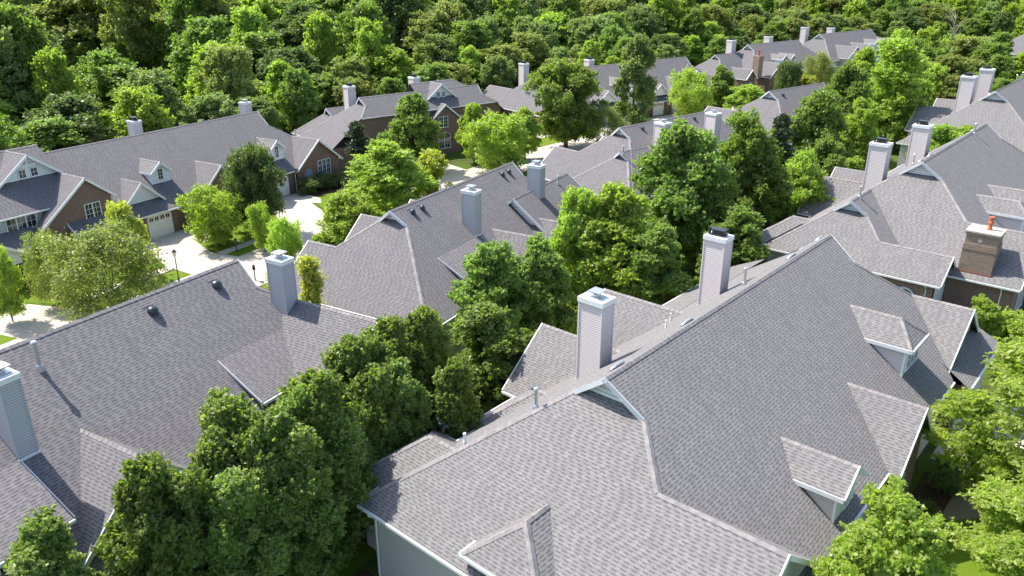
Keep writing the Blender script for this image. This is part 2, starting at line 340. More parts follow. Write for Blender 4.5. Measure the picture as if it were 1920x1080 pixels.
# ------------------------------------------------------------------ houses
FOOT = []
class Multi:
    def __init__(s): s.L = []; s.key = None; s.now = None
    def poly(s, pts, m=0):
        if s.now is None or not s.L: s.L.append(MB()); s.now = s.L[-1]
        s.now.poly(pts, m)
    def cut(s): s.now = None
class House:
    def __init__(s, name, label, az, u0, v0, group='townhouses of the same grey-roofed estate'):
        s.az, s.uo, s.vo = az, u0, v0
        x, y = loc(az, u0, v0)
        s.root = empty(name, (x, y, 0), -radians(az), label=label, cat='house', group=group)
        s.roof = MB(); s.name = name; s.faces = []
        s.sid = Multi(); s.brk = Multi(); s.wht = Multi()
        s.hasfoot = []
    def P(s, u, v, z): return (v-s.vo, u-s.uo, z)
    def world(s, u, v): return loc(s.az, u, v)
    def rf(s, pts):                     # roof facet, made to face up
        p = [np.array(s.P(*q)) for q in pts]
        n = np.cross(p[1]-p[0], p[2]-p[0])
        nn = sum((np.cross(p[i], p[(i+1) % len(p)]) for i in range(len(p))), np.zeros(3))
        if nn[2] < 0: p = p[::-1]
        s.roof.poly(p, 0); s.faces.append(p)
    def part(s, name, mb, mats): return mb.obj(name, mats, s.root)
    def trim(s, name, a, b, w=.14, h=.16, m=None, dz=0):
        mb = MB(); A, B = np.array(s.P(*a)), np.array(s.P(*b)); A[2] += dz; B[2] += dz
        mb.bar(A, B, w, h); return s.part(name, mb, m or TRIM)
    def eave(s, a, b, dn):              # gutter outside the eave line; dn = outward (du,dv)
        o = .05
        A = (a[0]+dn[0]*o, a[1]+dn[1]*o, a[2]-.03); B = (b[0]+dn[0]*o, b[1]+dn[1]*o, b[2]-.03)
        s.trim('gutter', A, B, .11, .13)
    def rake(s, a, b, dn, m=None):
        o = .03
        A = (a[0]+dn[0]*o, a[1]+dn[1]*o, a[2]+.02); B = (b[0]+dn[0]*o, b[1]+dn[1]*o, b[2]+.02)
        s.trim('rake_board', A, B, .06, .21, m)
    # main roof along u ------------------------------------------------
    def main(s, u0, u1, vr, zr, p=.77, ze=4.0, v0=None, v1=None, e0=('hip', 1.35), e1=('hip', 1.35), w0=(None, None), w1=(None, None), wall='S', gm=None):
        """e: ('hip', d) Dutch hip with a gablet d high, or ('gable', None). w: wings at (v0 side, v1 side) = (ridge z, outer v, gable material)"""
        half = (zr-ze)/p
        v0 = vr-half if v0 is None else v0; v1 = vr+half if v1 is None else v1
        s.vr, s.zr, s.p = vr, zr, p
        ZS = {-1: zr-p*(vr-v0), 1: zr-p*(v1-vr)}; VS = {-1: v0, 1: v1}
        FOOT.append((s.az, u0, u1, v0, v1))
        rid = {}; chain = {-1: {}, 1: {}}
        for k, (ue, e, w, sg) in enumerate(((u0, e0, w0, 1), (u1, e1, w1, -1))):   # sg: inward direction of u
            if e[0] == 'gable':
                rid[k] = ue
                for sd in (-1, 1): chain[sd][k] = [(ue, VS[sd], ZS[sd])]
                tri = [(ue+sg*.35, v0+.3, ZS[-1]-.1), (ue+sg*.35, v1-.3, ZS[1]-.1), (ue+sg*.35, vr, zr-.25)]
                (s.wht if gm is None else gm).poly([s.P(*q) for q in tri])
                for sd in (-1, 1): s.rake((ue, vr, zr), (ue, VS[sd], ZS[sd]), (-sg, 0))
                continue
            d = e[1]; zf = zr-d; uf = ue+sg*(zf-ze)/p; rid[k] = uf-sg*.3
            hip = []
            for i, sd in enumerate((-1, 1)):
                foot = (uf, vr+sd*d/p, zf); ww = w[i]
                side = [foot]; hf = [(uf+sg*.3, vr+sd*(d/p-.3), zf+.3*p), foot]
                if ww:
                    zw, ve, gmat = ww; k2 = (zw-ze)/p; uw = ue+sg*k2; vw = vr+sd*(zr-zw)/p
                    lim = min((zw-ze)/p, abs(VS[sd]-vw)); pv = (uw+sg*lim, vw+sd*lim, zw-p*lim)
                    side += [(uw, vw, zw), pv]
                    hf += [(uw, vw, zw), (uw, ve, zw), (ue, ve, ze)]
                    back = [(uw, vw, zw), (uw, ve, zw)]
                    kk = k2 if abs(ve-VS[sd]) > .05 else lim
                    if abs(ve-VS[sd]) > .05 or True:
                        ub = uw+sg*kk; back += [(ub, ve, zw-p*kk)]
                        if abs(ve-VS[sd]) > .05:
                            back += [pv] if abs(pv[0]-ub) < .05 else [(ub, VS[sd], zw-p*kk), pv]
                    s.rf(back)
                    s.gable_end(uw, ve, sd, zw, k2, k2, ze, ze, gmat)
                    s.eave((ue, VS[sd], ze), (ue, ve, ze), (-sg, 0))
                    if abs(ve-VS[sd]) > .6: s.eave((uw+sg*k2, VS[sd], ze), (uw+sg*k2, ve, ze), (sg, 0))
                    FOOT.append((s.az, min(ue, ue+sg*2*k2), max(ue, ue+sg*2*k2), min(ve, VS[sd]), max(ve, VS[sd])))
                else:
                    dz = ZS[sd]-ze; c = (ue+sg*dz/p, VS[sd], ZS[sd]); side += [c]; hf += [c]
                    if abs(dz) > .05: hf += [(ue, VS[sd], ze)]
                chain[sd][k] = side; hip.append(hf)
            s.rf(hip[0]+hip[1][::-1])
            s.eave((ue, v0, ze), (ue, v1, ze), (-sg, 0))
            # gablet: recessed triangle and two rake boards
            g = MB(); ug = uf+sg*.22; hw = d/p-.1; zz = zf+.12
            g.poly([s.P(ug, vr-hw, zz), s.P(ug, vr+hw, zz), s.P(ug, vr, zr-.12)]); s.part('gablet_wall', g, WSID if s.name != 'x' else WSID)
            s.gab = (ug, hw, zz)
            for sd in (-1, 1):
                s.rake((uf-sg*.3, vr, zr+.01), (uf-sg*.02, vr+sd*(d/p+.02), zf), (-sg, 0), TRIMB)
        for sd in (-1, 1):
            a = chain[sd][0]; b = chain[sd][1]
            s.rf([(rid[0], vr, zr)]+a+b[::-1]+[(rid[1], vr, zr)])
            s.eave((a[-1][0], VS[sd], ZS[sd]), (b[-1][0], VS[sd], ZS[sd]), (0, sd))
        i = .45
        W_ = s.sid if wall == 'S' else s.brk
        s.walls(W_, [(u0+i, v0+i), (u1-i, v0+i), (u1-i, v1-i), (u0+i, v1-i)], min(ze, ZS[-1], ZS[1]))
        return s
    def cut(s):
        for q in (s.sid, s.brk, s.wht): q.cut()
    def walls(s, mb, ring, z1, z0=0):
        s.cut()
        n = len(ring)
        for k in range(n):
            a, b = ring[k], ring[(k+1) % n]
            mb.poly([s.P(*a, z0), s.P(*b, z0), s.P(*b, z1), s.P(*a, z1)])
    def gable_end(s, uc, ve, sd, zr, wl, wr, zl, zR, gm='W', z0=0, over=.4):
        s.cut()
        mb = {'W': s.wht, 'B': s.brk, 'S': s.sid}[gm]; v = ve-sd*over
        pl, pr = (zr-zl)/max(wl, .1), (zr-zR)/max(wr, .1); i = .35
        pts = [s.P(uc-wl+i, v, z0), s.P(uc+wr-i, v, z0), s.P(uc+wr-i, v, zR+i*pr-.06), s.P(uc, v, zr-.06), s.P(uc-wl+i, v, zl+i*pl-.06)]
        if z0 > zl+i*pl-.1: pts = [s.P(uc-(zr-z0)/pl, v, z0), s.P(uc+(zr-z0)/pr, v, z0), s.P(uc, v, zr-.06)]
        mb.poly(pts if sd > 0 else pts[::-1])
        s.rake((uc, ve, zr), (uc-wl, ve, zl), (0, sd)); s.rake((uc, ve, zr), (uc+wr, ve, zR), (0, sd))
    # roof running across (ridge along v) out of the main slope ---------
    def cross(s, uc, zr, hw, ve, sd, ze=None, hwr=None, zer=None, gm='W', z0=0, hip=0, walls=True, over=.4, eaves=True):
        hwr = hw if hwr is None else hwr; zer = ze if zer is None else zer
        M = lambda z: s.vr+sd*(s.zr-z)/s.p
        for (w, z, q) in ((hw, ze, -1), (hwr, zer, 1)):
            vi = M(z)
            if sd*(vi-ve) > 0: vi = ve
            if hip:
                s.rf([(uc, M(zr), zr), (uc, ve-sd*hip, zr), (uc+q*w, ve, z), (uc+q*w, vi, z)])
            else:
                s.rf([(uc, M(zr), zr), (uc, ve, zr), (uc+q*w, ve, z), (uc+q*w, vi, z)])
            if eaves: s.eave((uc+q*w, vi, z), (uc+q*w, ve, z), (q, 0))
        if hip:
            s.rf([(uc-hw, ve, ze), (uc+hwr, ve, zer), (uc, ve-sd*hip, zr)])
            s.eave((uc-hw, ve, ze), (uc+hwr, ve, ze), (0, sd))
        else: s.gable_end(uc, ve, sd, zr, hw, hwr, ze, zer, gm, z0, over)
        if walls:
            mb = {'W': s.wht, 'B': s.brk, 'S': s.sid}[gm]
            v1 = ve-sd*over; v2 = ve-sd*max(over+.5, abs(M(min(ze, zer))-ve)+1.0)
            for q, w, z in ((-1, hw, ze), (1, hwr, zer)):
                uu = uc+q*(w-.35)
                mb.poly([s.P(uu, v1, z0), s.P(uu, v2, z0), s.P(uu, v2, z-.05), s.P(uu, v1, z-.05)])
            if hip: mb.poly([s.P(uc-hw+.35, v1, z0), s.P(uc+hwr-.35, v1, z0), s.P(uc+hwr-.35, v1, ze-.05), s.P(uc-hw+.35, v1, ze-.05)])
        if abs(ve-s.vr) > 5: FOOT.append((s.az, uc-hw, uc+hwr, min(ve, M(ze)), max(ve, M(ze))))
    def dormer(s, uc, zr, hw, ve, sd, ze, wall='W', hip=0, nwin=1, label=None):
        M = lambda z: s.vr+sd*(s.zr-z)/s.p
        Z = lambda v: s.zr-s.p*abs(v-s.vr)
        r = MB(); fa = []
        for q in (-1, 1):
            pts = [(uc, M(zr), zr), (uc, ve-sd*hip, zr), (uc+q*hw, ve, ze), (uc+q*hw, M(ze), ze)]
            p = [np.array(s.P(*t)) for t in pts]
            nn = np.cross(p[1]-p[0], p[2]-p[0])
            if nn[2] < 0: p = p[::-1]
            r.poly(p); fa.append(p)
        if hip:
            p = [np.array(s.P(*t)) for t in [(uc-hw, ve, ze), (uc+hw, ve, ze), (uc, ve-sd*hip, zr)]]
            if np.cross(p[1]-p[0], p[2]-p[0])[2] < 0: p = p[::-1]
            r.poly(p); fa.append(p)
        caps(r, fa)
        d = r.obj('dormer', [ROOF, CAP], s.root)
        if label: d['label'] = label
        vf = ve-sd*.3; hi = hw-.18
        w = MB(); v_in = M(ze)
        for q in (-1, 1): w.poly([s.P(uc+q*hi, vf, Z(vf)-.1), s.P(uc+q*hi, vf, ze), s.P(uc+q*hi, v_in, ze)])
        w.obj('cheek_wall', SID if wall == 'S' else WSID, d)
        fw = MB()
        pt = [s.P(uc-hi, vf, Z(vf)-.1), s.P(uc+hi, vf, Z(vf)-.1), s.P(uc+hi, vf, ze)]+([] if hip else [s.P(uc, vf, zr-.12)])+[s.P(uc-hi, vf, ze)]
        fw.poly(pt if sd > 0 else pt[::-1]); fw.obj('front_wall', WSID, d)
        t = MB()
        for q in (-1, 1):
            t.bar(s.P(uc+q*hw, M(ze), ze-.0), s.P(uc+q*hw, ve, ze), .08, .2)
            if not hip: t.bar(np.array(s.P(uc, ve+sd*.03, zr+.03)), s.P(uc+q*(hw+.03), ve+sd*.03, ze), .07, .24)
            t.bar(s.P(uc+q*(hi-.02), vf+sd*.02, Z(vf)-.1), s.P(uc+q*(hi-.02), vf+sd*.02, ze), .12, .12, up=(1, 0, 0))
        if hip: t.bar(s.P(uc-hw, ve+sd*.03, ze), s.P(uc+hw, ve+sd*.03, ze), .08, .2)
        t.obj('trim', TRIM, d)
        zb = Z(vf)+.35; zt = ze-.12 if hip else ze+.25
        for k in range(nwin):
            ww = (1.7*hi)/nwin if nwin > 1 else .62
            cu = uc+(k-(nwin-1)/2)*ww
            s.window(cu, vf, zb, ww*.9, zt-zb, sd, par=d, sub=True)
    def window(s, uc, v, zb, w, h, sd, nx=2, ny=3, par=None, sub=False, along='u', arch=False, mull=None, fw=.07):
        """glazed opening in a wall; along='u' for walls facing +-v, 'v' for walls facing +-u"""
        def Q(a, o, z): return s.P(uc+a, v+sd*o, z) if along == 'u' else s.P(uc+sd*o, v+a, z)
        f = MB(); g = MB(); x0, x1 = -w/2, w/2
        def B(a0, a1, z0, z1, o0=0.0, o1=.09): f.box(Q(a0, o0, z0), Q(a1, o1, z1))
        B(x0-fw, x0, zb, zb+h); B(x1, x1+fw, zb, zb+h); B(x0-fw, x1+fw, zb-fw*1.3, zb, 0, .13)
        rise = w*.22 if arch else 0
        if not arch: B(x0-fw, x1+fw, zb+h, zb+h+fw)
        else:
            N = 10
            for i in range(N):
                a0, a1 = x0+w*i/N, x0+w*(i+1)/N
                zz = lambda a: zb+h+rise*(1-(2*a/w)**2)
                f.bar(Q(a0, .05, zz(a0)+fw), Q(a1, .05, zz(a1)+fw), .1, fw)
                g.poly([Q(a0, .03, zb+h), Q(a1, .03, zb+h), Q(a1, .03, zz(a1)), Q(a0, .03, zz(a0))])
        if mull:
            for i in range(1, mull): a = x0+w*i/mull; B(a-.05, a+.05, zb, zb+h)
        n = nx*(mull or 1)
        for i in range(1, n):
            a = x0+w*i/n; B(a-.014, a+.014, zb, zb+h, .0, .05)
        for j in range(1, ny):
            z = zb+h*j/ny; B(x0, x1, z-.014, z+.014, .0, .052)
        g.poly([Q(x0, .03, zb), Q(x1, .03, zb), Q(x1, .03, zb+h), Q(x0, .03, zb+h)])
        if sub:
            n0 = len(f.v); f.v += g.v; f.f += [tuple(n0+i for i in q) for q in g.f]; f.m += [1]*len(g.f)
            return f.obj('window', [TRIM, GLASS], par)
        o = f.obj('window', TRIM, par or s.root); g.obj('pane', GLASS, o); return o
    def garage(s, uc, v, w, sd=1, h=2.25, arch=True, z0=0.02):
        d = MB(); N = 12; rise = .35 if arch else 0; zz = lambda a: z0+h+rise*(1-(2*a/w)**2)
        for i in range(N):
            a0, a1 = -w/2+w*i/N, -w/2+w*(i+1)/N
            d.poly([s.P(uc+a0, v+sd*.04, z0), s.P(uc+a1, v+sd*.04, z0), s.P(uc+a1, v+sd*.04, zz(a1)), s.P(uc+a0, v+sd*.04, zz(a0))])
            d.bar(s.P(uc+a0, v+sd*.05, zz(a0)+.12), s.P(uc+a1, v+sd*.05, zz(a1)+.12), .12, .14)
        for q in (-1, 1): d.box(s.P(uc+q*w/2, v, z0), s.P(uc+q*(w/2+.12), v+sd*.1, z0+h+.05))
        for j in range(1, 4): d.box(s.P(uc-w/2, v+sd*.04, z0+h*j/4-.012), s.P(uc+w/2, v+sd*.055, z0+h*j/4+.012))
        for j in range(1, 4): d.box(s.P(uc-w/2+w*j/4-.03, v+sd*.04, z0), s.P(uc-w/2+w*j/4+.03, v+sd*.06, z0+h*.75))
        o = d.obj('garage_door', DOORM, s.root)
        for j in range(4):
            g = MB(); c = uc-w/2+w*(j+.5)/4
            for a in (-.2, .04):
                g.box(s.P(c+a, v+sd*.04, z0+h*.80), s.P(c+a+.16, v+sd*.07, z0+h*.97))
            g.obj('door_light', GLASS, o)
    # boxed chimney with cap and flue -----------------------------------
    def chimney(s, uc, vc, zb, zt, du=1.0, dv=1.5, m=None, flue='metal', label=None):
        b = MB(); du /= 2; dv /= 2
        b.box(s.P(uc-du, vc-dv, zb), s.P(uc+du, vc+dv, zt-.2))
        o = b.obj('chimney', m or SID, s.root)
        if label: o['label'] = label
        c = MB()
        for a, e in ((-1, -1), (-1, 1), (1, -1), (1, 1)):
            c.box(s.P(uc+a*(du-.05), vc+e*(dv-.05), zb), s.P(uc+a*(du+.025), vc+e*(dv+.025), zt-.2))
        c.obj('corner_board', m or SID, o)
        k = MB(); k.box(s.P(uc-du-.06, vc-dv-.06, zt-.24), s.P(uc+du+.06, vc+dv+.06, zt)); k.obj('chimney_cap', TRIM, o)
        k = MB(); k.box(s.P(uc-du-.04, vc-dv-.04, zb-.02), s.P(uc+du+.05, vc+dv+.05, zb+.06+0*du)); 
        if abs(vc-s.vr) < 7 and zb < s.Z(vc):
            q_ = 1 if vc > s.vr else -1; ve_ = vc+q_*(dv+.03); f = MB()
            f.bar(s.P(uc-du-.04, ve_, s.Z(ve_)+.07), s.P(uc+du+.04, ve_, s.Z(ve_)+.07), .05, .14); f.obj('flashing', TRIM, o)
        f = MB(); fz = zt+.005
        if flue == 'metal':
            f.tube([s.P(uc, vc, fz), s.P(uc, vc, fz+.16)], [.2, .2], 12)
            f.box(s.P(uc-.3, vc-.3, fz), s.P(uc+.3, vc+.3, fz+.05))
            f.tube([s.P(uc, vc, fz+.14), s.P(uc, vc, fz+.28)], [.12, .12], 12)
            f.box(s.P(uc-.33, vc-.33, fz+.28), s.P(uc+.33, vc+.33, fz+.33))
            f.obj('flue_cap', METAL, o)
        else:
            f.box(s.P(uc-.28, vc-.42, fz), s.P(uc+.28, vc+.42, fz+.1))
            for j in range(3): f.box(s.P(uc-.22, vc-.36, fz+.12+j*.07), s.P(uc+.22, vc+.36, fz+.16+j*.07))
            f.box(s.P(uc-.3, vc-.44, fz+.33), s.P(uc+.3, vc+.44, fz+.38))
            f.tube([s.P(uc-.1, vc-.55, fz), s.P(uc-.1, vc-.55, fz+.42)], [.09, .09], 10)
            f.box(s.P(uc-.2, vc-.3, fz+.08), s.P(uc+.2, vc+.3, fz+.34))
            f.obj('flue_cap', DMETAL, o)
        return o
    def Z(s, v): return s.zr-s.p*abs(v-s.vr)
    def pipe(s, u, v, h=1.0, r=.075, z=None, m=None, cap=True):
        z = s.Z(v) if z is None else z; b = MB()
        b.tube([s.P(u, v, z-.1), s.P(u, v, z+h)], [r, r], 10)
        b.tube([s.P(u, v, z-.1), s.P(u, v, z+.16), s.P(u, v, z+.22)], [r*2, r*1.6, r*1.05], 10)
        if cap: b.tube([s.P(u, v, z+h), s.P(u, v, z+h+.05), s.P(u, v, z+h+.1)], [r*1.1, r*1.7, r*1.2], 10)
        return b.obj('vent_pipe', m or METAL, s.root)
    def dome(s, u, v, z=None, r=.24):
        z = s.Z(v) if z is None else z; b = MB(); sg = 1 if v > s.vr else -1
        R_ = [(r*1.02, -.1), (r*1.02, .1), (r*.97, .17), (r*.75, .26), (r*.42, .31), (.02, .33)]
        b.tube([s.P(u, v, z+h) for _, h in R_], [q for q, _ in R_], 16)
        b.bar(s.P(u-.3, v-.3, s.Z(v-.3)+.015), s.P(u+.3, v-.3, s.Z(v-.3)+.015), .02, .02)
        return b.obj('roof_vent', VENTM, s.root)
    def slab_vent(s, u, v, z=None, m=None):
        z = s.Z(v) if z is None else z; b = MB()
        R_ = [(.5, .0), (.52, .08), (.42, .16), (.2, .2)]
        n = len(b.v)
        for r, h in R_:
            for j in range(14): b.v.append(s.P(u+r*cos(2*pi*j/14), v+r*.42*sin(2*pi*j/14), z+h-s.p*(r*.42*sin(2*pi*j/14))*(1 if v > s.vr else -1)))
        for i in range(3):
            for j in range(14): b.f.append((n+i*14+j, n+i*14+(j+1) % 14, n+(i+1)*14+(j+1) % 14, n+(i+1)*14+j)); b.m.append(0)
        b.f.append(tuple(n+42+j for j in range(14))); b.m.append(0)
        return b.obj('roof_vent', m or METAL, s.root)
    def downspout(s, u, v, zt, sd, along='v'):
        b = MB(); du, dv = (0, sd) if along == 'v' else (sd, 0)
        p = [(u, v, zt-.12), (u-du*.0, v-dv*.0, zt-.2), (u-du*.38, v-dv*.38, zt-.55), (u-du*.38, v-dv*.38, .1)]
        b.tube([s.P(*q) for q in p], [.05]*4, 6); b.obj('downspout', TRIM, s.root)
    def done(s, roofmat=None):
        caps(s.roof, s.faces)
        s.roof.obj('roof', [roofmat or ROOF, CAP], s.root)
        for mu, nm, m in ((s.sid, 'siding_wall', SID), (s.brk, 'brick_wall', BRK), (s.wht, 'white_wall', WSID)):
            for mb in mu.L: mb.obj(nm, m, s.root)

def caps(mb, faces, w=.17):
    E = {}
    for fi, p in enumerate(faces):
        n = np.zeros(3)
        for i in range(len(p)): n += np.cross(p[i], p[(i+1) % len(p)])
        n /= np.linalg.norm(n)
        for i in range(len(p)):
            a, b = p[i], p[(i+1) % len(p)]
            k = tuple(sorted((tuple(np.round(a, 2)), tuple(np.round(b, 2)))))
            E.setdefault(k, []).append((a, b, n))
    for k, L in E.items():
        if len(L) != 2: continue
        a, b, n1 = L[0]; n2 = L[1][2]; d = b-a; ln = np.linalg.norm(d)
        if ln < .2: continue
        d /= ln
        s1 = np.cross(n1, d)                      # into face 1 (faces wound counter-clockwise seen from above)
        if np.dot(s1, n2) > -.03: continue        # concave: a valley
        s2 = np.cross(n2, -d)
        up = np.array((0, 0, .018)); N = max(1, int(ln/.3))
        for i in range(N):                        # overlapping cap pieces, each tipped a little
            q0, q1 = a+d*ln*i/N, a+d*ln*(i+1)/N
            lo = up*.9; hi = up*2.0
            if d[2] > 0: lo, hi = hi, lo
            mb.poly([q0+hi, q1+lo, q1+s1*w+lo, q0+s1*w+hi], 1)
            mb.poly([q1+lo, q0+hi, q0+s2*w+hi, q1+s2*w+lo], 1)

# ---- the large house in the right foreground
H = House('row_house', 'largest grey-roofed house, right foreground, with two dormers and two boxed chimneys', HA, 35, -15.5)
H.main(17.04, 54.35, -15.55, 10.6, w0=(None, (7.75, -6.8, 'W')), w1=(None, (7.05, -7.4, 'W')), v0=-23.9)
# hipped rear bays and rear gables
H.cross(20.75, 6.05, 2.65, -25.8, -1, 4.0, hip=2.65, gm='S')
H.cross(27.3, 6.05, 2.8, -24.85, -1, 3.9, hip=2.8, gm='S')
H.cross(32.2, 6.9, 3.5, -25.75, -1, 4.0, gm='S')
H.cross(38.7, 7.0, 3.5, -25.9, -1, 4.1, gm='S')
H.rf([(42.1, -25.3, 3.9), (55.4, -25.3, 3.9), (55.4, -22.6, 5.2), (42.1, -22.6, 5.2)]); H.eave((42.1, -25.3, 3.9), (55.4, -25.3, 3.9), (0, -1))
H.walls(H.sid, [(42.5, -24.9), (55, -24.9), (55, -22), (42.5, -22)], 3.9)
# small hipped bay on the near end
H.rf([(17.1, -17.6, 4.8), (17.1, -13.6, 4.8), (18.7, -15.6, 6.4)])
H.rf([(17.1, -17.6, 4.8), (18.7, -15.6, 6.4), (20.16, -15.6, 6.4), (18.08, -17.6, 4.8)])
H.rf([(17.1, -13.6, 4.8), (18.08, -13.6, 4.8), (20.16, -15.6, 6.4), (18.7, -15.6, 6.4)])
H.eave((17.1, -17.6, 4.8), (17.1, -13.6, 4.8), (-1, 0)); H.eave((17.1, -17.6, 4.8), (18.08, -17.6, 4.8), (0, -1))
H.sid.cut(); H.sid.poly([H.P(*q) for q in ((17.4, -17.3, 0), (17.4, -13.9, 0), (17.4, -13.9, 4.75), (17.4, -17.3, 4.75))])
H.window(17.4, -15.6, 2.6, 2.4, 1.7, -1, 2, 3, along='v', mull=2)
H.dormer(30.15, 6.75, 1.3, -7.15, 1, 5.8, wall='S', label='gabled dormer on the near slope, lilac cheek')
H.dormer(43.45, 8.2, 1.45, -8.5, 1, 7.1, wall='S', hip=1.15, nwin=3, label='hipped dormer with three narrow panes, further along the slope')
H.cross(37.5, 6.5, 3.0, -6.45, 1, 3.6, gm='B', hwr=2.9, zer=3.7)
H.window(36.9, -6.85, .9, 1.2, 1.7, 1, 2, 3)
# pent roofs under the two front wing gables
for ua, ub, va, vb in ((46.6, 54.5, -8.3, -6.15), (17.2, 26.4, -7.6, -5.9)):
    H.rf([(ua, vb, 3.7), (ub, vb, 3.7), (ub-.4, va, 4.95), (ua+.4, va, 4.95)]); H.eave((ua, vb, 3.7), (ub, vb, 3.7), (0, 1))
    H.walls(H.brk, [(ua+.4, -8.4), (ub-.4, -8.4), (ub-.4, vb-.5), (ua+.4, vb-.5)], 3.6)
H.window(22, -6.4, .9, 1.4, 1.8, 1, 2, 3); 
for q in (48.7, 52.4): H.garage(q, -6.64, 2.7)
H.chimney(28.45, -19.5, 6.6, 11.5, .98, 1.34, label='boxed siding chimney with a square metal flue cap')
H.chimney(40.65, -19.5, 6.6, 11.5, 1.0, 1.3, flue='dark', label='boxed siding chimney with a black louvred flue cap')
H.pipe(22.9, -18.6, .95); H.pipe(39.0, -16.9, .95); H.pipe(20.8, -20.9, .5, .05, m=TRIM); H.pipe(34.4, -19.0, .35, .035, m=TRIM); H.pipe(37.4, -20.4, .4, .035, m=TRIM)
for u in (25.6, 31.6, 43.9, 48.2): H.slab_vent(u, -16.35)
H.downspout(17.02, -23.2, 3.9, -1, 'u'); H.downspout(35.0, -6.42, 3.6, 1); H.downspout(45.9, -7.0, 4.0, 1)
H.window(17.49, -21.2, 1.2, 1.1, 1.3, -1, 2, 3, along='v') if False else None
H.done()

# ---- second block of the right row, with the brick chimney
K = House('row_house', 'house of the right-hand row with the brick chimney and orange chimney pot', HA, 80, -16.75)
K.main(64.5, 101.0, -16.75, 10.85, w0=(None, (7.2, -6.9, 'B')), w1=(None, (7.0, -7.2, 'W')))
# lower front unit running into it
K.vr, K.zr = -20.0, 8.2
kg = K
def lower_unit(s, u0, u1, vr, zr, ze, d, wR=None, p=.77, wall='S'):
    s.main(u0, u1, vr, zr, ze=ze, e0=('hip', d), e1=('gable', None), w0=(None, wR), wall=wall)
lower_unit(K, 61.4, 71.5, -20.0, 8.2, 4.0, 1.1, (5.75, -11.5, 'W'))
K.vr, K.zr = -16.75, 10.85
K.cross(65.0, 6.05, 2.65, -27.2, -1, 4.0, hip=2.65, gm='S')
K.cross(76.6, 7.0, 3.8, -27.1, -1, 4.05, gm='S'); K.cross(81.6, 6.9, 3.6, -27.1, -1, 4.1, gm='S')
K.dormer(75.1, 7.95, 1.35, -8.6, 1, 7.0, wall='S', hip=1.1, nwin=3); K.dormer(79.3, 7.95, 1.35, -8.6, 1, 7.0, wall='S', hip=1.1, nwin=3)
K.cross(87.5, 6.6, 2.9, -6.9, 1, 3.8, gm='B')
for v0_, w_ in ((-18.3, 2.4),):
    K.chimney(72.7, -20.6, 6.6, 11.7, 1.3, 1.5, flue='dark', label='nearer boxed chimney of the long right-hand roof'); K.chimney(84.1, -20.3, 6.6, 11.7, 1.4, 1.5, flue='dark', label='farther boxed chimney of the long right-hand roof')
K.pipe(66.9, -19.9, .9, z=8.1); K.pipe(74.6, -18.2, .9); K.pipe(88.3, -16.6, 1.0, z=10.6)
for u in (74.2, 77.0, 92.5): K.slab_vent(u, -17.6)
# brick chimney on the wing
b = MB(); b.box(K.P(65.0, -11.3, 3.9), K.P(66.9, -9.05, 6.6)); b.box(K.P(65.05, -11.25, 6.6), K.P(66.85, -9.1, 7.45)); b.box(K.P(64.98, -11.32, 7.3), K.P(66.92, -9.03, 7.5))
bc = b.obj('brick_chimney', BRKT, K.root)
b = MB(); b.box(K.P(64.95, -11.36, 7.5), K.P(66.95, -8.99, 7.62)); b.obj('cap_slab', CAPST, bc)
b = MB(); b.tube([K.P(66.1, -10.0, z) for z in (7.62, 7.72, 7.74, 8.1, 8.14, 8.2, 8.24, 8.5, 8.52, 8.62)], [.2, .2, .15, .13, .2, .2, .13, .13, .21, .2], 14); b.obj('chimney_pot', TERRA, bc)
b = MB(); b.box(K.P(64.93, -11.38, 4.28), K.P(64.99, -8.97, 4.46)); b.box(K.P(64.93, -9.0, 4.3), K.P(66.6, -8.95, 4.5)); b.obj('flashing', FLASH, bc)
b = MB(); c_ = (-10.25, 6.95)
b.poly([K.P(65.03, c_[0]-.17, c_[1]), K.P(65.03, c_[0], c_[1]-.17), K.P(65.03, c_[0]+.17, c_[1]), K.P(65.03, c_[0], c_[1]+.17)]); b.obj('diamond_stone', CAPST, bc)
b = MB(); b.box(K.P(64.97, -11.33, 6.12), K.P(65.02, -9.02, 6.2)); b.obj('brick_band', BRK, bc)
# brick wall under the wing eaves, round window, downspouts
b = MB(); b.poly([K.P(64.88, -12.5, 0), K.P(64.88, -7.3, 0), K.P(64.88, -7.3, 3.95), K.P(64.88, -12.5, 3.95)]); b.obj('brick_wall', BRK, K.root)
b = MB(); b.poly([K.P(61.8, -15.8, 0), K.P(61.8, -12.0, 0), K.P(61.8, -12.0, 3.95), K.P(61.8, -15.8, 3.95)]); b.obj('brick_wall', BRKT, K.root)
b = MB(); N = 18
for i in range(N):
    a0, a1 = pi*i/N, pi*(i+1)/N
    b.bar(K.P(61.74, -13.9+.72*cos(a0), 2.5+.72*sin(a0)), K.P(61.74, -13.9+.72*cos(a1), 2.5+.72*sin(a1)), .12, .2, up=(0, 1, 0))
o_ = b.obj('arched_opening', TRIM, K.root)
b = MB(); b.poly([K.P(61.76, -13.9+.66*cos(pi*i/N), 2.5+.66*sin(pi*i/N)) for i in range(N+1)]+[K.P(61.76, -14.56, .2), K.P(61.76, -13.24, .2)]); b.obj('pane', GLASS, o_)
K.downspout(61.4, -12.5, 3.95, -1, 'u'); K.downspout(64.5, -8.1, 3.95, -1, 'u')
K.window(68.65, -7.28, 1.1, 2.6, 1.9, 1, 1, 3, mull=3)
b = MB(); b.box(K.P(64.0, -7.9, 0), K.P(64.7, -7.1, .9)); b.box(K.P(63.95, -7.95, .9), K.P(64.75, -7.05, 1.0)); b.obj('brick_pier', BRKT, K.root)
b = MB(); b.box(K.P(63.93, -7.97, 1.0), K.P(64.77, -7.03, 1.1)); b.obj('pier_cap', CAPST, K.root)
K.done()

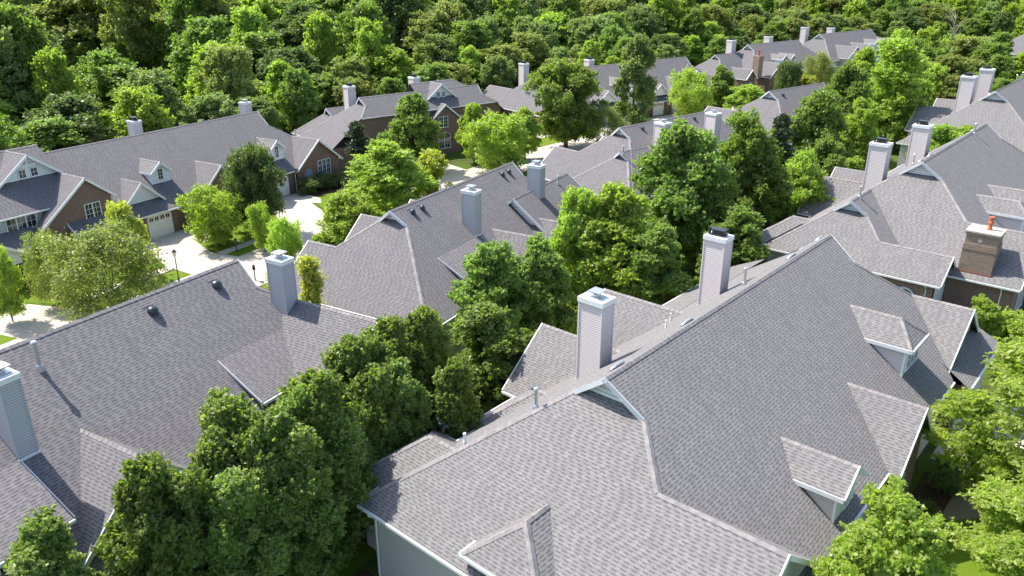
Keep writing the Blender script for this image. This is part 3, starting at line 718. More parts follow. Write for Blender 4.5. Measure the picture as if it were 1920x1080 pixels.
# ---- third block of the right row, cut by the right edge of the photo
Q = House('row_house', 'farthest house of the right-hand row, at the right edge beyond the pair of pale chimneys', HA, 128, -21.2)
Q.main(113.2, 150.0, -21.2, 10.9, w0=(None, (7.2, -11.5, 'W')), w1=(None, None))
Q.cross(127.8, 7.0, 4.4, -32.1, -1, 4.0, gm='S'); Q.cross(134.5, 7.3, 3.8, -31.3, -1, 4.2, gm='S')
Q.chimney(123.0, -25.2, 7, 12.2, 1.5, 1.7, flue='dark', label='nearer of the two pale chimneys at the far end of the row'); Q.chimney(133.6, -25.2, 7, 12.2, 1.5, 1.7, flue='dark', label='farther of the two pale chimneys at the far end of the row')
Q.pipe(133.5, -21.3, 1.0, z=10.6); Q.pipe(137.5, -21.3, 1.0, z=10.6); Q.slab_vent(121.5, -22.1)
Q.done()

# ---- left foreground roof
G = House('row_house', 'dark grey roof filling the left foreground, with two round black vents', LA, 18, -34.5)
G.main(-4, 35.1, -34.45, 10.6, e0=('gable', None), e1=('hip', 1.2), w1=(None, (8.7, -25.0, 'S')), wall='S')
G.cross(15.75, 7.6, 3.6, -26.4, 1, 4.2, gm='S')
def shed(s, ua, ub, vi, zi, ve, ze, sd, win=0, wallm=None):
    s.rf([(ua, vi, zi), (ub, vi, zi), (ub, ve, ze), (ua, ve, ze)]); s.eave((ua, ve, ze), (ub, ve, ze), (0, sd))
    for u, q in ((ua, -1), (ub, 1)):
        s.trim('rake_board', (u+q*.03, vi, zi+.02), (u+q*.03, ve, ze+.02), .04, .12, TRIMB)
        (wallm or s.sid).poly([s.P(u-q*.2, ve-sd*.3, ze-2.2), s.P(u-q*.2, ve-sd*.3, ze-.05), s.P(u-q*.2, vi, zi-.05)])
    (wallm or s.sid).poly([s.P(ua+.2, ve-sd*.3, 0), s.P(ub-.2, ve-sd*.3, 0), s.P(ub-.2, ve-sd*.3, ze), s.P(ua+.2, ve-sd*.3, ze)])
    for k in range(win):
        s.window(ua+(ub-ua)*(k+.5)/win, ve-sd*.28, ze-1.5, .9, 1.1, sd, 2, 2)
shed(G, 23.1, 28.3, -30.5, 7.57, -27.65, 6.0, 1, 3)
shed(G, 3.5, 13.1, -30.5, 7.57, -27.4, 6.0, 1, 2)
G.chimney(28.6, -31.3, 6.5, 11.2, .85, 1.15, SIDG, label='tall boxed chimney at the far end of the foreground roof'); G.chimney(13.5, -31.05, 6.5, 11.2, .8, 1.1, SIDG, label='boxed chimney cut by the left edge of the photo')
G.dome(22.1, -33.6, r=.27); G.dome(26.1, -33.6, r=.27); G.pipe(16.05, -33.2, 1.25, .085); G.pipe(20.4, -28.7, .35, .05, m=TRIM)
G.pipe(17.1, -26.9, .18, .04, z=6.2)
G.done(ROOF2)

# ---- middle roof
M = House('row_house', 'grey-roofed house in the middle with two tall boxed chimneys and paired black vents', LA, 52, -35)
M.main(37.2, 66.2, -35.1, 9.6, ze=4.0, v0=-41.4, e0=('hip', 1.0), e1=('hip', 1.0), w0=((6.85, -41.4, 'S'), None))
shed(M, 43.2, 48.9, -31.2, 6.6, -28.3, 5.1, 1, 2)
M.cross(50.8, 6.65, 2.6, -27.2, 1, 4.3, gm='S'); M.cross(55.9, 6.4, 2.6, -27.0, 1, 4.1, gm='S')
M.vr, M.zr = -31.8, 8.0
M.main(55, 65.2, -31.8, 8.0, ze=4.0, e0=('gable', None), e1=('gable', None))
M.vr, M.zr = -35.1, 9.6
M.cross(46.8, 7.4, 2.6, -41.2, -1, 5.4, gm='S'); M.cross(53.4, 7.0, 2.2, -41.2, -1, 5.3, gm='S')
M.chimney(48.8, -31.9, 5.8, 10.2, .85, 1.2, SIDG, label='nearer tall chimney of the middle roof'); M.chimney(58.5, -31.5, 5.6, 10.2, .9, 1.2, SIDG, label='farther tall chimney of the middle roof')
for u, v in ((44.7, -34.4), (45.9, -34.4), (57.7, -34.4), (58.8, -34.4)): M.dome(u, v, r=.22)
M.pipe(62.4, -31.35, .65, z=7.65); M.pipe(45.0, -29.2, .35, .05, z=5.6, m=TRIM); M.pipe(50, -35.6, .8, z=9.3)
M.window(37.64, -35.9, 2.0, .75, 1.1, -1, 2, 2, along='v'); M.downspout(37.2, -29.4, 4, -1, 'u')
M.done(ROOF2)

# ---- left back house: brick, white gables, garages
B_ = House('brick_house', 'long brick house at the left with white dormers and white garage doors', LA, 50, -78)
B_.main(40.0, 76.4, -78.2, 9.0, ze=2.85, e0=('gable', None), e1=('hip', 1.5), w1=(None, (6.0, -69.75, 'B')), wall='B')
B_.cross(57.2, 5.85, 2.7, -69.9, 1, 3.4, gm='B'); B_.cross(63.0, 5.75, 2.4, -69.9, 1, 3.5, gm='B')
B_.cross(48.0, 5.85, 2.5, -70.9, 1, 3.55, gm='W', z0=3.6, walls=False)
B_.rf([(45.2, -69.75, 2.75), (51.4, -69.75, 2.75), (51.2, -71.4, 3.85), (45.4, -71.4, 3.85)]); B_.eave((45.2, -69.75, 2.75), (51.4, -69.75, 2.75), (0, 1))
B_.walls(B_.brk, [(45.4, -72), (51.1, -72), (51.1, -70.3), (45.4, -70.3)], 2.8)
B_.garage(48.9, -70.3, 2.6); B_.garage(65.7, -70.6, 3.0)
B_.dormer(51.6, 7.05, 1.3, -72.45, 1, 6.0, label='white dormer nearer the big gable'); B_.dormer(67.2, 6.6, 1.25, -71.6, 1, 5.55, label='white dormer nearer the arched entrance')
B_.window(73.2, -70.12, .9, 2.1, 2.3, 1, 2, 4, mull=3); B_.downspout(68.4, -70.0, 2.9, 1)
b = MB(); b.poly([B_.P(70.4+.75*cos(pi*i/12), -70.09, 1.75+.85*sin(pi*i/12)) for i in range(13)]+[B_.P(69.65, -70.09, .02), B_.P(71.15, -70.09, .02)]); b.obj('entrance_door', WOODD, B_.root)
B_.chimney(55.6, -81.4, 6.4, 9.9, 1.0, 1.15, SID, flue='dark', label='pale chimney behind the middle of the ridge'); B_.chimney(71.0, -80.6, 6, 9.9, 1.0, 1.15, SID, label='pale chimney at the right end of the ridge'); B_.pipe(60, -79.4, .9, .07); B_.pipe(75.2, -76.5, 1.0, z=5.0)
B_.window(54.3, -70.1, .9, 1.0, 1.7, 1, 2, 3, mull=2)
b = MB(); g_ = B_.wht
# big white gable unit and the brick gable under it
B_.vr, B_.zr = -78.2, 9.9
B_.rf([(42.6, -78.2, 9.9), (42.6, -72.2, 5.28), (24, -72.2, 5.28), (24, -78.2, 9.9)])
B_.rf([(42.6, -78.2, 9.9), (24, -78.2, 9.9), (24, -86.5, 3.5), (42.6, -86.5, 3.5)])
B_.eave((24, -72.2, 5.28), (39.5, -72.2, 5.28), (0, 1)); B_.brk.poly([B_.P(42.3, -86, 0), B_.P(42.3, -72.4, 0), B_.P(42.3, -72.4, 5.2), B_.P(42.3, -78.2, 9.6), B_.P(42.3, -86, 3.6)])
B_.cross(39.6, 9.88, 3.2, -74.7, 1, 7.45, gm='W', z0=7.0, walls=False, over=.5)
for q in (39.05, 40.15): B_.window(q, -75.18, 7.75, .6, .72, 1, 2, 2)
b.bar(B_.P(38.9, -74.95, 8.95), B_.P(40.3, -74.95, 8.95), .1, .1); b.bar(B_.P(39.6, -74.95, 8.9), B_.P(39.6, -74.95, 9.7), .1, .1, up=(0, 1, 0)); b.obj('gable_brace', TRIM, B_.root)
B_.cross(42.3, 7.6, 6.0, -70.9, 1, 3.0, hwr=2.85, zer=5.25, gm='B')
B_.window(42.7, -71.28, 3.5, 1.5, 1.45, 1, 2, 3, mull=2); B_.garage(42.6, -71.27, 2.3, h=1.9); B_.garage(45.0-.1, -71.27, .5, h=1.9) if False else None
B_.downspout(39.6, -71.2, 3.6, 1)
B_.walls(B_.wht, [(24, -72.55), (38.3, -72.55)], 5.2, 3.0)
B_.window(36.6, -72.52, 3.9, 2.6, 1.15, 1, 2, 2, mull=3); B_.window(32.6, -72.52, 3.9, 2.6, 1.15, 1, 2, 2, mull=3)
B_.rf([(24, -72.5, 4.0), (37.4, -72.5, 4.0), (36.4, -70.2, 2.75), (24, -70.2, 2.75)]); B_.eave((24, -70.2, 2.75), (36.4, -70.2, 2.75), (0, 1))
B_.walls(B_.brk, [(24, -70.7), (36.6, -70.7)], 2.7)
for q in (35.2, 36.0): B_.window(q-.3, -70.68, 1.3, .62, 1.0, 1, 1, 2)
B_.vr, B_.zr = -72.5, 4.6
B_.cross(32.0, 4.5, 2.6, -68.9, 1, 2.9, gm='W', walls=False, z0=2.0)
B_.garage(31.0, -69.35, 2.6); B_.walls(B_.brk, [(29.3, -69.4), (34.4, -69.4)], 2.9)
B_.done(ROOF2)

# ---- second back house
D = House('brick_house', 'brick house with a white attic gable directly above a tall brick gable', 51, 60, -101)
D.main(47.3, 80, -100.0, 9.0, ze=3.0, v1=-97.0, e0=('hip', 1.0), e1=('hip', 1.2), wall='B')
D.brk.cut(); D.brk.poly([D.P(49, -97.4, 0), D.P(79, -97.4, 0), D.P(76, -97.4, 6.6), D.P(52, -97.4, 6.6)]); D.vr, D.zr = -106.5, 6.7
D.main(48.2, 62, -106.8, 6.8, ze=3.0, e0=('hip', .9), e1=('gable', None), wall='S')
D.vr, D.zr = -101.5, 9.95
D.rf([(62.8, -101.5, 9.95), (70.5, -101.5, 9.95), (76.0, -97.0, 6.49), (62.8, -97.0, 6.49)]); D.rf([(62.8, -101.5, 9.95), (70.5, -101.5, 9.95), (76.5, -107, 5), (62.8, -107, 5)]); D.rf([(70.5, -101.5, 9.95), (76.5, -107, 5), (76.0, -97.0, 6.49)])
D.cross(66.4, 9.94, 2.6, -98.4, 1, 7.9, gm='W', z0=7.6, walls=False)
for q in (65.95, 66.85): D.window(q, -98.78, 8.05, .5, .65, 1, 2, 2)
D.cross(65.5, 7.35, 3.0, -96.2, 1, 4.95, gm='B')
D.window(65.2, -96.58, 4.0, 1.5, 1.5, 1, 2, 3, mull=2); D.window(65.3, -96.58, .9, 2.0, 1.9, 1, 2, 3, mull=2, arch=True); D.downspout(62.6, -96.6, 4.9, 1)
D.walls(D.sid, [(68.5, -97.5), (75.8, -97.5), (76, -106.5), (66, -106.5)], 5.0)
D.chimney(53.9, -103.4, 6.5, 10.2, 1.2, 1.4, flue='dark'); D.chimney(66.3, -105.8, 6.5, 10.2, 1.2, 1.4, flue='dark'); D.done(ROOF2)

# ---- third back house (behind the big round tree)
L5 = House('row_house', 'grey-roofed house behind the big round tree with white garage gables', 52, 108, -108)
L5.main(84.4, 134.4, -107.9, 9.0, ze=3.0, w0=((5.7, -119.0, 'S'), None), e0=('hip', 1.1), wall='B')
for u in (99, 112.5): L5.cross(u, 5.9, 2.6, -99.4, 1, 3.9, gm='W', z0=3.8, walls=False); L5.garage(u+.5, -100.3, 2.6)
L5.eave((94, -99.0, 2.9), (120, -99.0, 2.9), (0, 1)); L5.cross(105.5, 6.3, 2.5, -99.6, 1, 3.6, gm='S'); L5.cross(119, 6.3, 2.5, -99.6, 1, 3.6, gm='S')
L5.rf([(96, -98.9, 2.9), (102.2, -98.9, 2.9), (102, -100.6, 3.95), (96.2, -100.6, 3.95)]); L5.rf([(109.5, -98.9, 2.9), (115.7, -98.9, 2.9), (115.5, -100.6, 3.95), (109.7, -100.6, 3.95)])
L5.dormer(105, 7.2, 1.3, -101.6, 1, 6.1); L5.dormer(125, 7.2, 1.3, -101.6, 1, 6.1)
L5.chimney(90.8, -112.8, 5.5, 9.9, 1.2, 1.4, flue='dark'); L5.chimney(103.6, -109.5, 7, 10.0, 1.3, 1.4, flue='dark'); L5.pipe(87.5, -108, 1.3, z=5.4); L5.dome(88.5, -107, z=6.0); L5.done(ROOF2)

# ---- fourth middle roof with two gablets
N3 = House('row_house', 'grey-roofed house right of centre with two gablets at its near end', 49, 78, -60)
N3.main(61.9, 92, -59.6, 9.0, ze=3.0, e0=('hip', 1.1), w0=((5.9, -67.6, 'S'), None))
N3.vr, N3.zr = -57.0, 7.0
N3.main(61.4, 70, -57.0, 7.0, ze=3.0, e0=('hip', .8), e1=('gable', None))
N3.vr, N3.zr = -59.6, 9.0
N3.cross(70.5, 6.2, 3.2, -53.0, 1, 3.6, gm='S'); N3.cross(80, 6.0, 3.0, -51.6, 1, 3.6, gm='S'); N3.cross(74, 6.0, 3.0, -67.5, -1, 3.6, gm='W')
N3.chimney(71.1, -55.9, 5, 9.7, 1.2, 1.5, label='nearer pale chimney beside this ridge'); N3.chimney(80.6, -55.9, 5, 9.7, 1.2, 1.5, label='farther pale chimney beside this ridge')
for u in (71.2, 73.9, 81.0): N3.dome(u, -58.9, r=.22)
N3.pipe(65.3, -56.5, .9, z=6.8); N3.pipe(75.0, -57.8, .5); N3.done(ROOF2)
N4 = House('row_house', 'small grey roof with one gablet between tree crowns right of centre', 51, 110, -68)
N4.main(98.0, 124, -68.0, 8.9, ze=3.0, e0=('hip', 1.2), w0=((5.8, -77.0, 'S'), None)); N4.dome(106, -67.0); N4.cross(107, 6, 3, -60.5, 1, 3.6, gm='S'); N4.done(ROOF2)

# ---- far houses
L6 = House('brick_house', 'far brick house with an arched porch, a brick chimney and a row of tall windows', 52, 165, -117)
L6.main(154.8, 187, -116.6, 9.0, ze=3.0, e0=('hip', 1.2), wall='B')
L6.vr, L6.zr = -119, 7.2
L6.main(147.0, 160, -118.0, 7.2, ze=3.0, e0=('hip', 1.0), e1=('gable', None), wall='B')
L6.vr, L6.zr = -116.6, 9.0
L6.cross(157.5, 6.0, 3.6, -104.9, 1, 3.2, gm='B'); L6.cross(149.0, 5.2, 2.0, -106.0, 1, 3.2, gm='B')
L6.dormer(166, 6.9, 1.3, -109.5, 1, 5.9, wall='W'); L6.dormer(169.3, 6.9, 1.3, -109.5, 1, 5.9, wall='W')
L6.window(158.2, -105.28, .9, 3.0, 2.0, 1, 1, 3, mull=4); L6.window(149.1, -106.38, .2, 1.2, 1.9, 1, 1, 1, arch=True)
b = MB(); b.box(L6.P(151.8, -108.3, 3), L6.P(153.4, -106.7, 7.7)); o_ = b.obj('brick_chimney', BRKT, L6.root)
b = MB(); b.tube([L6.P(152.6, -107.5, z) for z in (7.7, 7.9, 8.5, 8.9)], [.3, .22, .22, .3], 10); b.obj('chimney_pot', TERRA, o_)
L6.chimney(158.4, -119.5, 6, 9.9, 1.5, 1.6, flue='dark'); L6.chimney(174.2, -120.5, 6, 9.9, 1.5, 1.6, flue='dark'); L6.done(ROOF2)
L7 = House('row_house', 'farthest house of the back row, its roof ending against the wood', 51, 215, -122)
L7.main(197.5, 236, -120.0, 9.0, ze=3.0, e0=('hip', 1.3), w0=((6.5, -130, 'S'), None)); L7.cross(214, 6.5, 3, -111, 1, 3.8, gm='W'); L7.cross(206, 6.3, 4, -110, 1, 3.5, gm='S')
L7.dormer(222, 7, 1.4, -113, 1, 6); L7.dormer(229, 7, 1.4, -113, 1, 6)
L7.chimney(203.5, -124.5, 6, 10.5, 1.6, 1.6, flue='dark'); L7.chimney(215, -123.5, 6, 9.9, 1.6, 1.6, flue='dark'); L7.done(ROOF2)
x, y = W(1632, 128, 7)
L8 = House('row_house', 'scrap of grey roof glimpsed between tree crowns at the upper right', 50, x*sin(radians(50))+y*cos(radians(50)), x*cos(radians(50))-y*sin(radians(50)))
L8.main(L8.uo-6, L8.uo+8, L8.vo, 7.4, ze=3, e0=('hip', .8), e1=('hip', .8)); L8.done(ROOF2)
x, y = W(1935, 57, 9)
L9 = House('row_house', 'grey hipped roof touching the right edge near the top', 50, x*sin(radians(50))+y*cos(radians(50))+4, x*cos(radians(50))-y*sin(radians(50)))
L9.main(L9.uo-12, L9.uo+14, L9.vo, 9, ze=3, e0=('hip', .8), e1=('hip', .8)); L9.done(ROOF2)

# ------------------------------------------------------------------ trees
def env(shape, t):
    """crown half-width (0..1) at height fraction t"""
    if shape == 'round': return math.sqrt(max(0, 1-(2*t-1)**2))**.8
    if shape == 'oval': return (max(0, sin(pi*min(1, t**.75)))**.6)*.98
    if shape == 'egg': return max(0, sin(pi*t**.62))**.7
    if shape == 'cone': return max(.02, (1-t)**.85*min(1, .35+t*6))
    if shape == 'column': return max(.05, min(1, t*5+.45)*(1-t**3.2)**.6)
    if shape == 'vase': return max(.05, (.35+.75*t)*(1-t**5)**.5)
    if shape == 'spread': return max(.05, min(1, .55+t*1.6)*(1-t**2.6)**.55)
def crown_mesh(name, mt, shape, R, Hc, ncl, per, leaf, seed, csize=.26, flat=1.0, tall=1.0, elong=1.5, up=.35, K=9, lobe=1.0, free=.2):
    rng = np.random.default_rng(seed)
    cen, rad, tin = [], [], []
    lob = []
    for q in range(K):
        t = (q+.5+rng.uniform(-.4, .4))/K; e = env(shape, min(.97, t)); a = q*2.4+rng.uniform(-.6, .6)
        rr_ = e*R*rng.uniform(.35, .72)
        lob.append(((rr_*cos(a), rr_*sin(a), t*Hc), R*rng.uniform(.30, .5)*(.5+.5*e)*lobe, rng.random()))
    while len(cen) < ncl:
        if rng.random() > free:
            c_, lr, lt_ = lob[rng.integers(K)]
            dd_ = rng.normal(size=3); dd_[2] = dd_[2]*.9+.5; dd_ /= np.linalg.norm(dd_)
            p_ = np.array(c_)+dd_*lr*rng.uniform(.55, 1.1)*np.array((1, 1, tall*.9))
            if p_[2] > Hc*1.02 or p_[2] < 0: continue
            cen.append(tuple(p_)); rad.append(R*csize*rng.uniform(.6, 1.2)); tin.append(min(1, max(0, .6*lt_+.4*rng.random())))
        else:
            t = rng.random()**.9; e = env(shape, t); a = rng.random()*2*pi
            r = e*R*math.sqrt(rng.random())*.85
            cen.append((r*cos(a), r*sin(a), t*Hc)); rad.append(R*csize*(.55+.8*rng.random())*(.55+.45*e)); tin.append(rng.random())
    cen = np.array(cen); rad = np.array(rad); tin = np.array(tin)
    n = ncl*per; ci = np.repeat(np.arange(ncl), per)
    d = rng.normal(size=(n, 3)); d /= np.linalg.norm(d, axis=1)[:, None]; d[:, 2] = np.where(rng.random(n) < .55, np.abs(d[:, 2]), d[:, 2])
    rr = .30+.80*rng.random(n)**.7+np.abs(rng.normal(size=n))*.10
    nt = 7                                                   # twigs: runs of leaves that reach out of each clump
    td = rng.normal(size=(ncl, nt, 3)); td += cen[:, None, :]*np.array((1, 1, .3))/R*.9; td[:, :, 2] += .35*tall; td /= np.linalg.norm(td, axis=2)[:, :, None]
    tw = rng.random(n) < .5; ti = rng.integers(nt, size=n); tl = .35+1.35*rng.random(n)
    dd = td[ci, ti]*tl[:, None]+rng.normal(size=(n, 3))*.10
    off = np.where(tw[:, None], dd, d*rr[:, None])
    P = cen[ci]+off*rad[ci][:, None]*np.array((1, 1, .8*flat*tall))
    P[:, 2] = np.maximum(P[:, 2], -Hc*.04)
    out = P-np.array((0, 0, Hc*.45)); out /= np.linalg.norm(out, axis=1)[:, None]+1e-6
    N = d*.55+out*.25+np.array((0, 0, up))+rng.normal(size=(n, 3))*.7
    N /= np.linalg.norm(N, axis=1)[:, None]
    T = np.cross(N, rng.normal(size=(n, 3))); T /= np.linalg.norm(T, axis=1)[:, None]
    Bv = np.cross(N, T); s = leaf*(.65+.7*rng.random(n))[:, None]
    T *= s*elong*.5; Bv *= s*.5
    fold = N*s*.12
    V = np.stack([P-T, P+Bv*.9-T*.1+fold, P+T, P-Bv*.9-T*.1+fold], 1).reshape(-1, 3)
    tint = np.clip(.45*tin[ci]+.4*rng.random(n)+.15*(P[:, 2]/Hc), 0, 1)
    me = bpy.data.meshes.new(name); me.vertices.add(4*n); me.vertices.foreach_set('co', V.astype(np.float32).ravel())
    me.loops.add(4*n); me.loops.foreach_set('vertex_index', np.arange(4*n, dtype=np.int32))
    me.polygons.add(n); me.polygons.foreach_set('loop_start', np.arange(0, 4*n, 4, dtype=np.int32)); me.polygons.foreach_set('loop_total', np.full(n, 4, np.int32))
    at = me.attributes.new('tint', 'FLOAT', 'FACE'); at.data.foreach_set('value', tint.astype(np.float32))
    me.materials.append(mt); me.update(); me.validate()
    return me, cen, rad
def trunk_mesh(name, H, hb, r0, cen, seed, nl=14, mt=None, forks=1):
    rng = np.random.default_rng(seed); b = MB()
    top = hb+(H-hb)*.8
    stems = []
    for f in range(forks):
        a = 2*pi*f/forks+seed; sp = 0 if forks == 1 else .12*H
        pts = [(0.06*r0*cos(a), .06*r0*sin(a), -.1)]
        for i in range(1, 6):
            t = i/5; pts.append((sp*t*cos(a)+rng.normal()*.03*H*t*.4, sp*t*sin(a)+rng.normal()*.03*H*t*.4, top*t))
        rr = [r0*(1.25 if i == 0 else (1-.85*i/5)) for i in range(6)]
        if forks > 1: rr = [x*.62 for x in rr]
        b.tube(pts, rr, 7); stems.append(pts)
    idx = rng.choice(len(cen), min(nl, len(cen)), replace=False)
    for i in idx:
        c = cen[i]+np.array((0, 0, hb)); pts = stems[rng.integers(forks)]
        z = max(hb*.75, min(top*.9, c[2]-np.hypot(c[0], c[1])*.7)); t = z/top*5; k = min(4, int(t)); w = t-k
        p0 = np.array(pts[k])*(1-w)+np.array(pts[k+1])*w
        m_ = p0*.45+c*.55+np.array((0, 0, -.05*H)); rb_ = r0*.42*(1-.6*z/H)
        b.tube([p0, m_, c], [rb_, rb_*.55, rb_*.12], 5, cap=False)
    return b.mesh(name, [mt or BARK])
KINDS = {}
def kind(key, name, cat, leafm, shape, R, H, hb, ncl, per, leaf, seeds, r0=.16, forks=1, **k):
    KINDS[key] = []
    for sd in seeds:
        me, cen, rad = crown_mesh('crown', LM[leafm], shape, R, H-hb, ncl, per, leaf, sd, **k)
        KINDS[key].append((name, cat, me, trunk_mesh('trunk', H, hb, r0, cen, sd, forks=forks), R, H, hb))
def tree(key, x, y, h, r, label, group=None, var=None, z=0):
    L = KINDS[key]; name, cat, cm, tm, R, H, hb = L[(var if var is not None else random.randrange(len(L))) % len(L)]
    o = empty(name, (x, y, z), random.uniform(0, 6.28), label=label, cat=cat, group=group)
    s = h/H; q = r/R; o.scale = (q, q, s)
    t = bpy.data.objects.new('trunk', tm); C.objects.link(t); t.parent = o; t.scale = (min(1, s/q) if q > s else 1, min(1, s/q) if q > s else 1, 1)
    c = bpy.data.objects.new('crown', cm); C.objects.link(c); c.parent = o; c.location = (0, 0, hb)
    return o
# near, small-leaved
kind('pear', 'pear_tree', 'tree', 'pear', 'oval', 2.1, 9.2, .7, 300, 330, .12, (1, 2, 3, 4), .13, csize=.17, tall=1.7, K=11, lobe=.95)
kind('pear_d', 'deciduous_tree', 'tree', 'mid', 'oval', 2.8, 9.0, 1.0, 350, 270, .135, (5, 6), .16, csize=.15, K=10)
kind('maple_n', 'maple_tree', 'tree', 'bright', 'round', 2.6, 8.0, 1.6, 200, 190, .155, (7, 8), .14, csize=.18, elong=1.3, K=8)
kind('locust', 'locust_tree', 'tree', 'bright', 'spread', 4.6, 9.5, 1.5, 300, 200, .13, (9, 10), .2, csize=.15, flat=.35, up=.8, elong=1.9, K=14, lobe=.7)
kind('maple', 'maple_tree', 'tree', 'bright', 'oval', 4.5, 11, 1.4, 400, 170, .20, (11, 12), .22, csize=.135, K=12)
kind('oak', 'oak_tree', 'tree', 'mid', 'egg', 5, 13, 1.4, 480, 170, .21, (13, 14), .28, csize=.12, K=14)
kind('street', 'street_tree', 'tree', 'bright', 'round', 4.2, 7, .9, 240, 120, .16, (15, 16), .14, forks=3, csize=.15, K=11, lobe=.8)
kind('airy', 'street_tree', 'tree', 'olive', 'spread', 4.6, 7, .9, 300, 75, .125, (17, 18), .14, forks=5, csize=.15, K=14, lobe=.7, tall=1.2)
kind('yellow', 'ornamental_tree', 'tree', 'yellow', 'round', 2.8, 6, .8, 180, 130, .18, (19, 20), .12, csize=.2, K=7)
kind('darkround', 'round_tree', 'tree', 'dark', 'round', 4.5, 8, .8, 420, 150, .17, (21, 22), .2, csize=.14, tall=1.3, K=12, lobe=1.1)
kind('bigdark', 'maple_tree', 'tree', 'pear', 'round', 6, 12.4, 1.6, 480, 150, .24, (23,), .35, csize=.13, K=14, lobe=1.1)
kind('spruce', 'spruce_tree', 'conifer', 'conifer', 'cone', 2.6, 9, .3, 420, 110, .12, (24, 25), .16, csize=.2, elong=3, flat=.5, up=.1, K=12, lobe=.6)
kind('gold', 'golden_conifer', 'conifer', 'gold', 'cone', 1.2, 6, .1, 130, 200, .085, (26,), .08, csize=.3, elong=2, tall=1.5, K=8, lobe=.6)
kind('cedar', 'columnar_tree', 'tree', 'bright', 'column', 2.4, 11, .5, 330, 150, .16, (27, 28), .16, csize=.18, tall=1.5, K=12)
kind('poplar', 'poplar_tree', 'tree', 'grey', 'column', 3.6, 15, .6, 400, 120, .21, (29,), .25, csize=.16, tall=1.3, K=12)
kind('shrub', 'shrub', 'shrub', 'dark', 'round', .8, 1.2, .05, 80, 110, .06, (30, 31), .04, csize=.3)
kind('bush', 'shrub', 'shrub', 'bright', 'round', 1.3, 1.9, .05, 100, 110, .1, (32, 33), .05, csize=.28)
# woodland, larger leaf clumps
kind('w_dark', 'woodland_tree', 'tree', 'dark', 'round', 6, 18, 2.5, 436, 112, 0.29, (40, 41, 51), .3, csize=.13, K=13, lobe=1.15, free=.4, tall=1.25)
kind('w_mid', 'woodland_tree', 'tree', 'mid', 'oval', 5.5, 17, 2, 436, 112, 0.28, (42, 43, 44), .28, csize=.13, K=13, lobe=1.15, free=.4, tall=1.25)
kind('w_bright', 'woodland_tree', 'tree', 'bright', 'egg', 5, 14, 1.5, 390, 112, 0.26, (45, 46, 52), .25, csize=.13, K=12, lobe=1.15, free=.4, tall=1.25)
kind('w_olive', 'woodland_tree', 'tree', 'olive', 'round', 5, 14, 1.5, 413, 106, 0.25, (47, 48, 53), .25, csize=.125, K=13, lobe=1.15, free=.4, tall=1.25)
kind('w_grey', 'woodland_tree', 'tree', 'grey', 'oval', 6, 16, 2.0, 436, 112, 0.27, (49, 50, 54), .3, csize=.125, K=14, lobe=1.15, free=.4, tall=1.25)
def inside(x, y, m=.4):
    for az, u0, u1, v0, v1 in FOOT:
        U, V = fr(az); u = x*U[0]+y*U[1]; v = x*V[0]+y*V[1]
        if u0+m < u < u1-m and v0+m < v < v1-m: return True
    return False
def T(key, px, py, h, wpx, label, group=None, var=None, dx=0, dy=0, zt=None):
    x, y = W(px, py, h*1.03); x += dx; y += dy
    k = proj(x, y, h*.6)[2]
    if inside(x, y): print('INSIDE', px, py, label)
    return tree(key, x, y, h, wpx*k/FOC/2, label, group, var)
GP = 'trees of the leafy strip between the roofs'
for k_, (px_, py_, h_, w_, l_) in enumerate((
 (70, 1003, 7.6, 210, 'low bright-topped tree at the bottom left corner, in front of the eaves'),
 (262, 878, 8.8, 185, 'slender green tree in front of the gable wall at the lower left'),
 (420, 768, 9.0, 190, 'tallest pear tree in front of the left foreground roof'),
 (350, 900, 7.9, 160, 'smaller green tree squeezed between two taller ones at the bottom left'),
 (520, 795, 8.6, 200, 'dark green pear tree nearest the bottom edge in the strip of trees'),
 (590, 718, 9.0, 190, 'pear tree just below the gutter of the flat dormer roof'),
 (440, 900, 7.6, 180, 'lower tree at the bottom edge left of the black iron fence'),
 (555, 860, 7.2, 150, 'lower tree beside the left end of the black iron fence'),
 (655, 652, 8.8, 160, 'pear tree at the far corner of the left foreground roof'),
 (728, 612, 8.7, 140, 'left one of the pear trees before the middle roof wall'),
 (795, 590, 8.6, 120, 'narrow-topped pear tree in front of the near corner of the middle roof'),
 (668, 775, 6.6, 125, 'lower tree left of the satellite dish'),
 (745, 695, 7.6, 140, 'dark tree behind and left of the satellite dish'),
 )):
    T('pear', px_, py_, h_, w_, l_, GP, k_)
for k_, (px_, py_, h_, w_, l_) in enumerate((
 (625, 775, 7.6, 150, 'pear tree filling the strip below the flat dormer gutter'),
 (700, 700, 7.9, 150, 'pear tree in the middle of the strip, below the far roof corner'),
 (560, 740, 8.6, 130, 'pear tree between the tallest one and the flat dormer gutter'),
 (480, 830, 8.0, 150, 'pear tree just right of the tallest one, a little lower'),
 (692, 640, 8.6, 120, 'pear tree filling the gap right of the far roof corner'),
 (390, 850, 8.0, 150, 'pear tree just left of the tallest one, a little lower'))):
    T('pear', px_, py_, h_, w_, l_, GP, k_+1)
T('pear_d', 1240, 425, 8, 130, 'shaded green tree below the large tree, left of the black-capped chimney', GP, 0)
T('pear_d', 1395, 395, 7.5, 130, 'shaded green tree right of the black-capped boxed chimney', GP, 1)
T('maple', 1510, 290, 9, 110, 'green tree left of the nearer rear gable of the right-hand row', GP, 0)
T('oak', 1350, 330, 9, 140, 'dense tree under the two large green trees', GP, 1)
T('oak', 1560, 260, 8.5, 100, 'dense tree at the foot of the narrow column tree', GP, 0)
T('pear_d', 915, 575, 7.6, 205, 'broad dark green tree left of the near rear gable of the right foreground house', GP, 0)
T('pear', 850, 690, 7.0, 120, 'small tree behind the satellite dish', GP, 0)
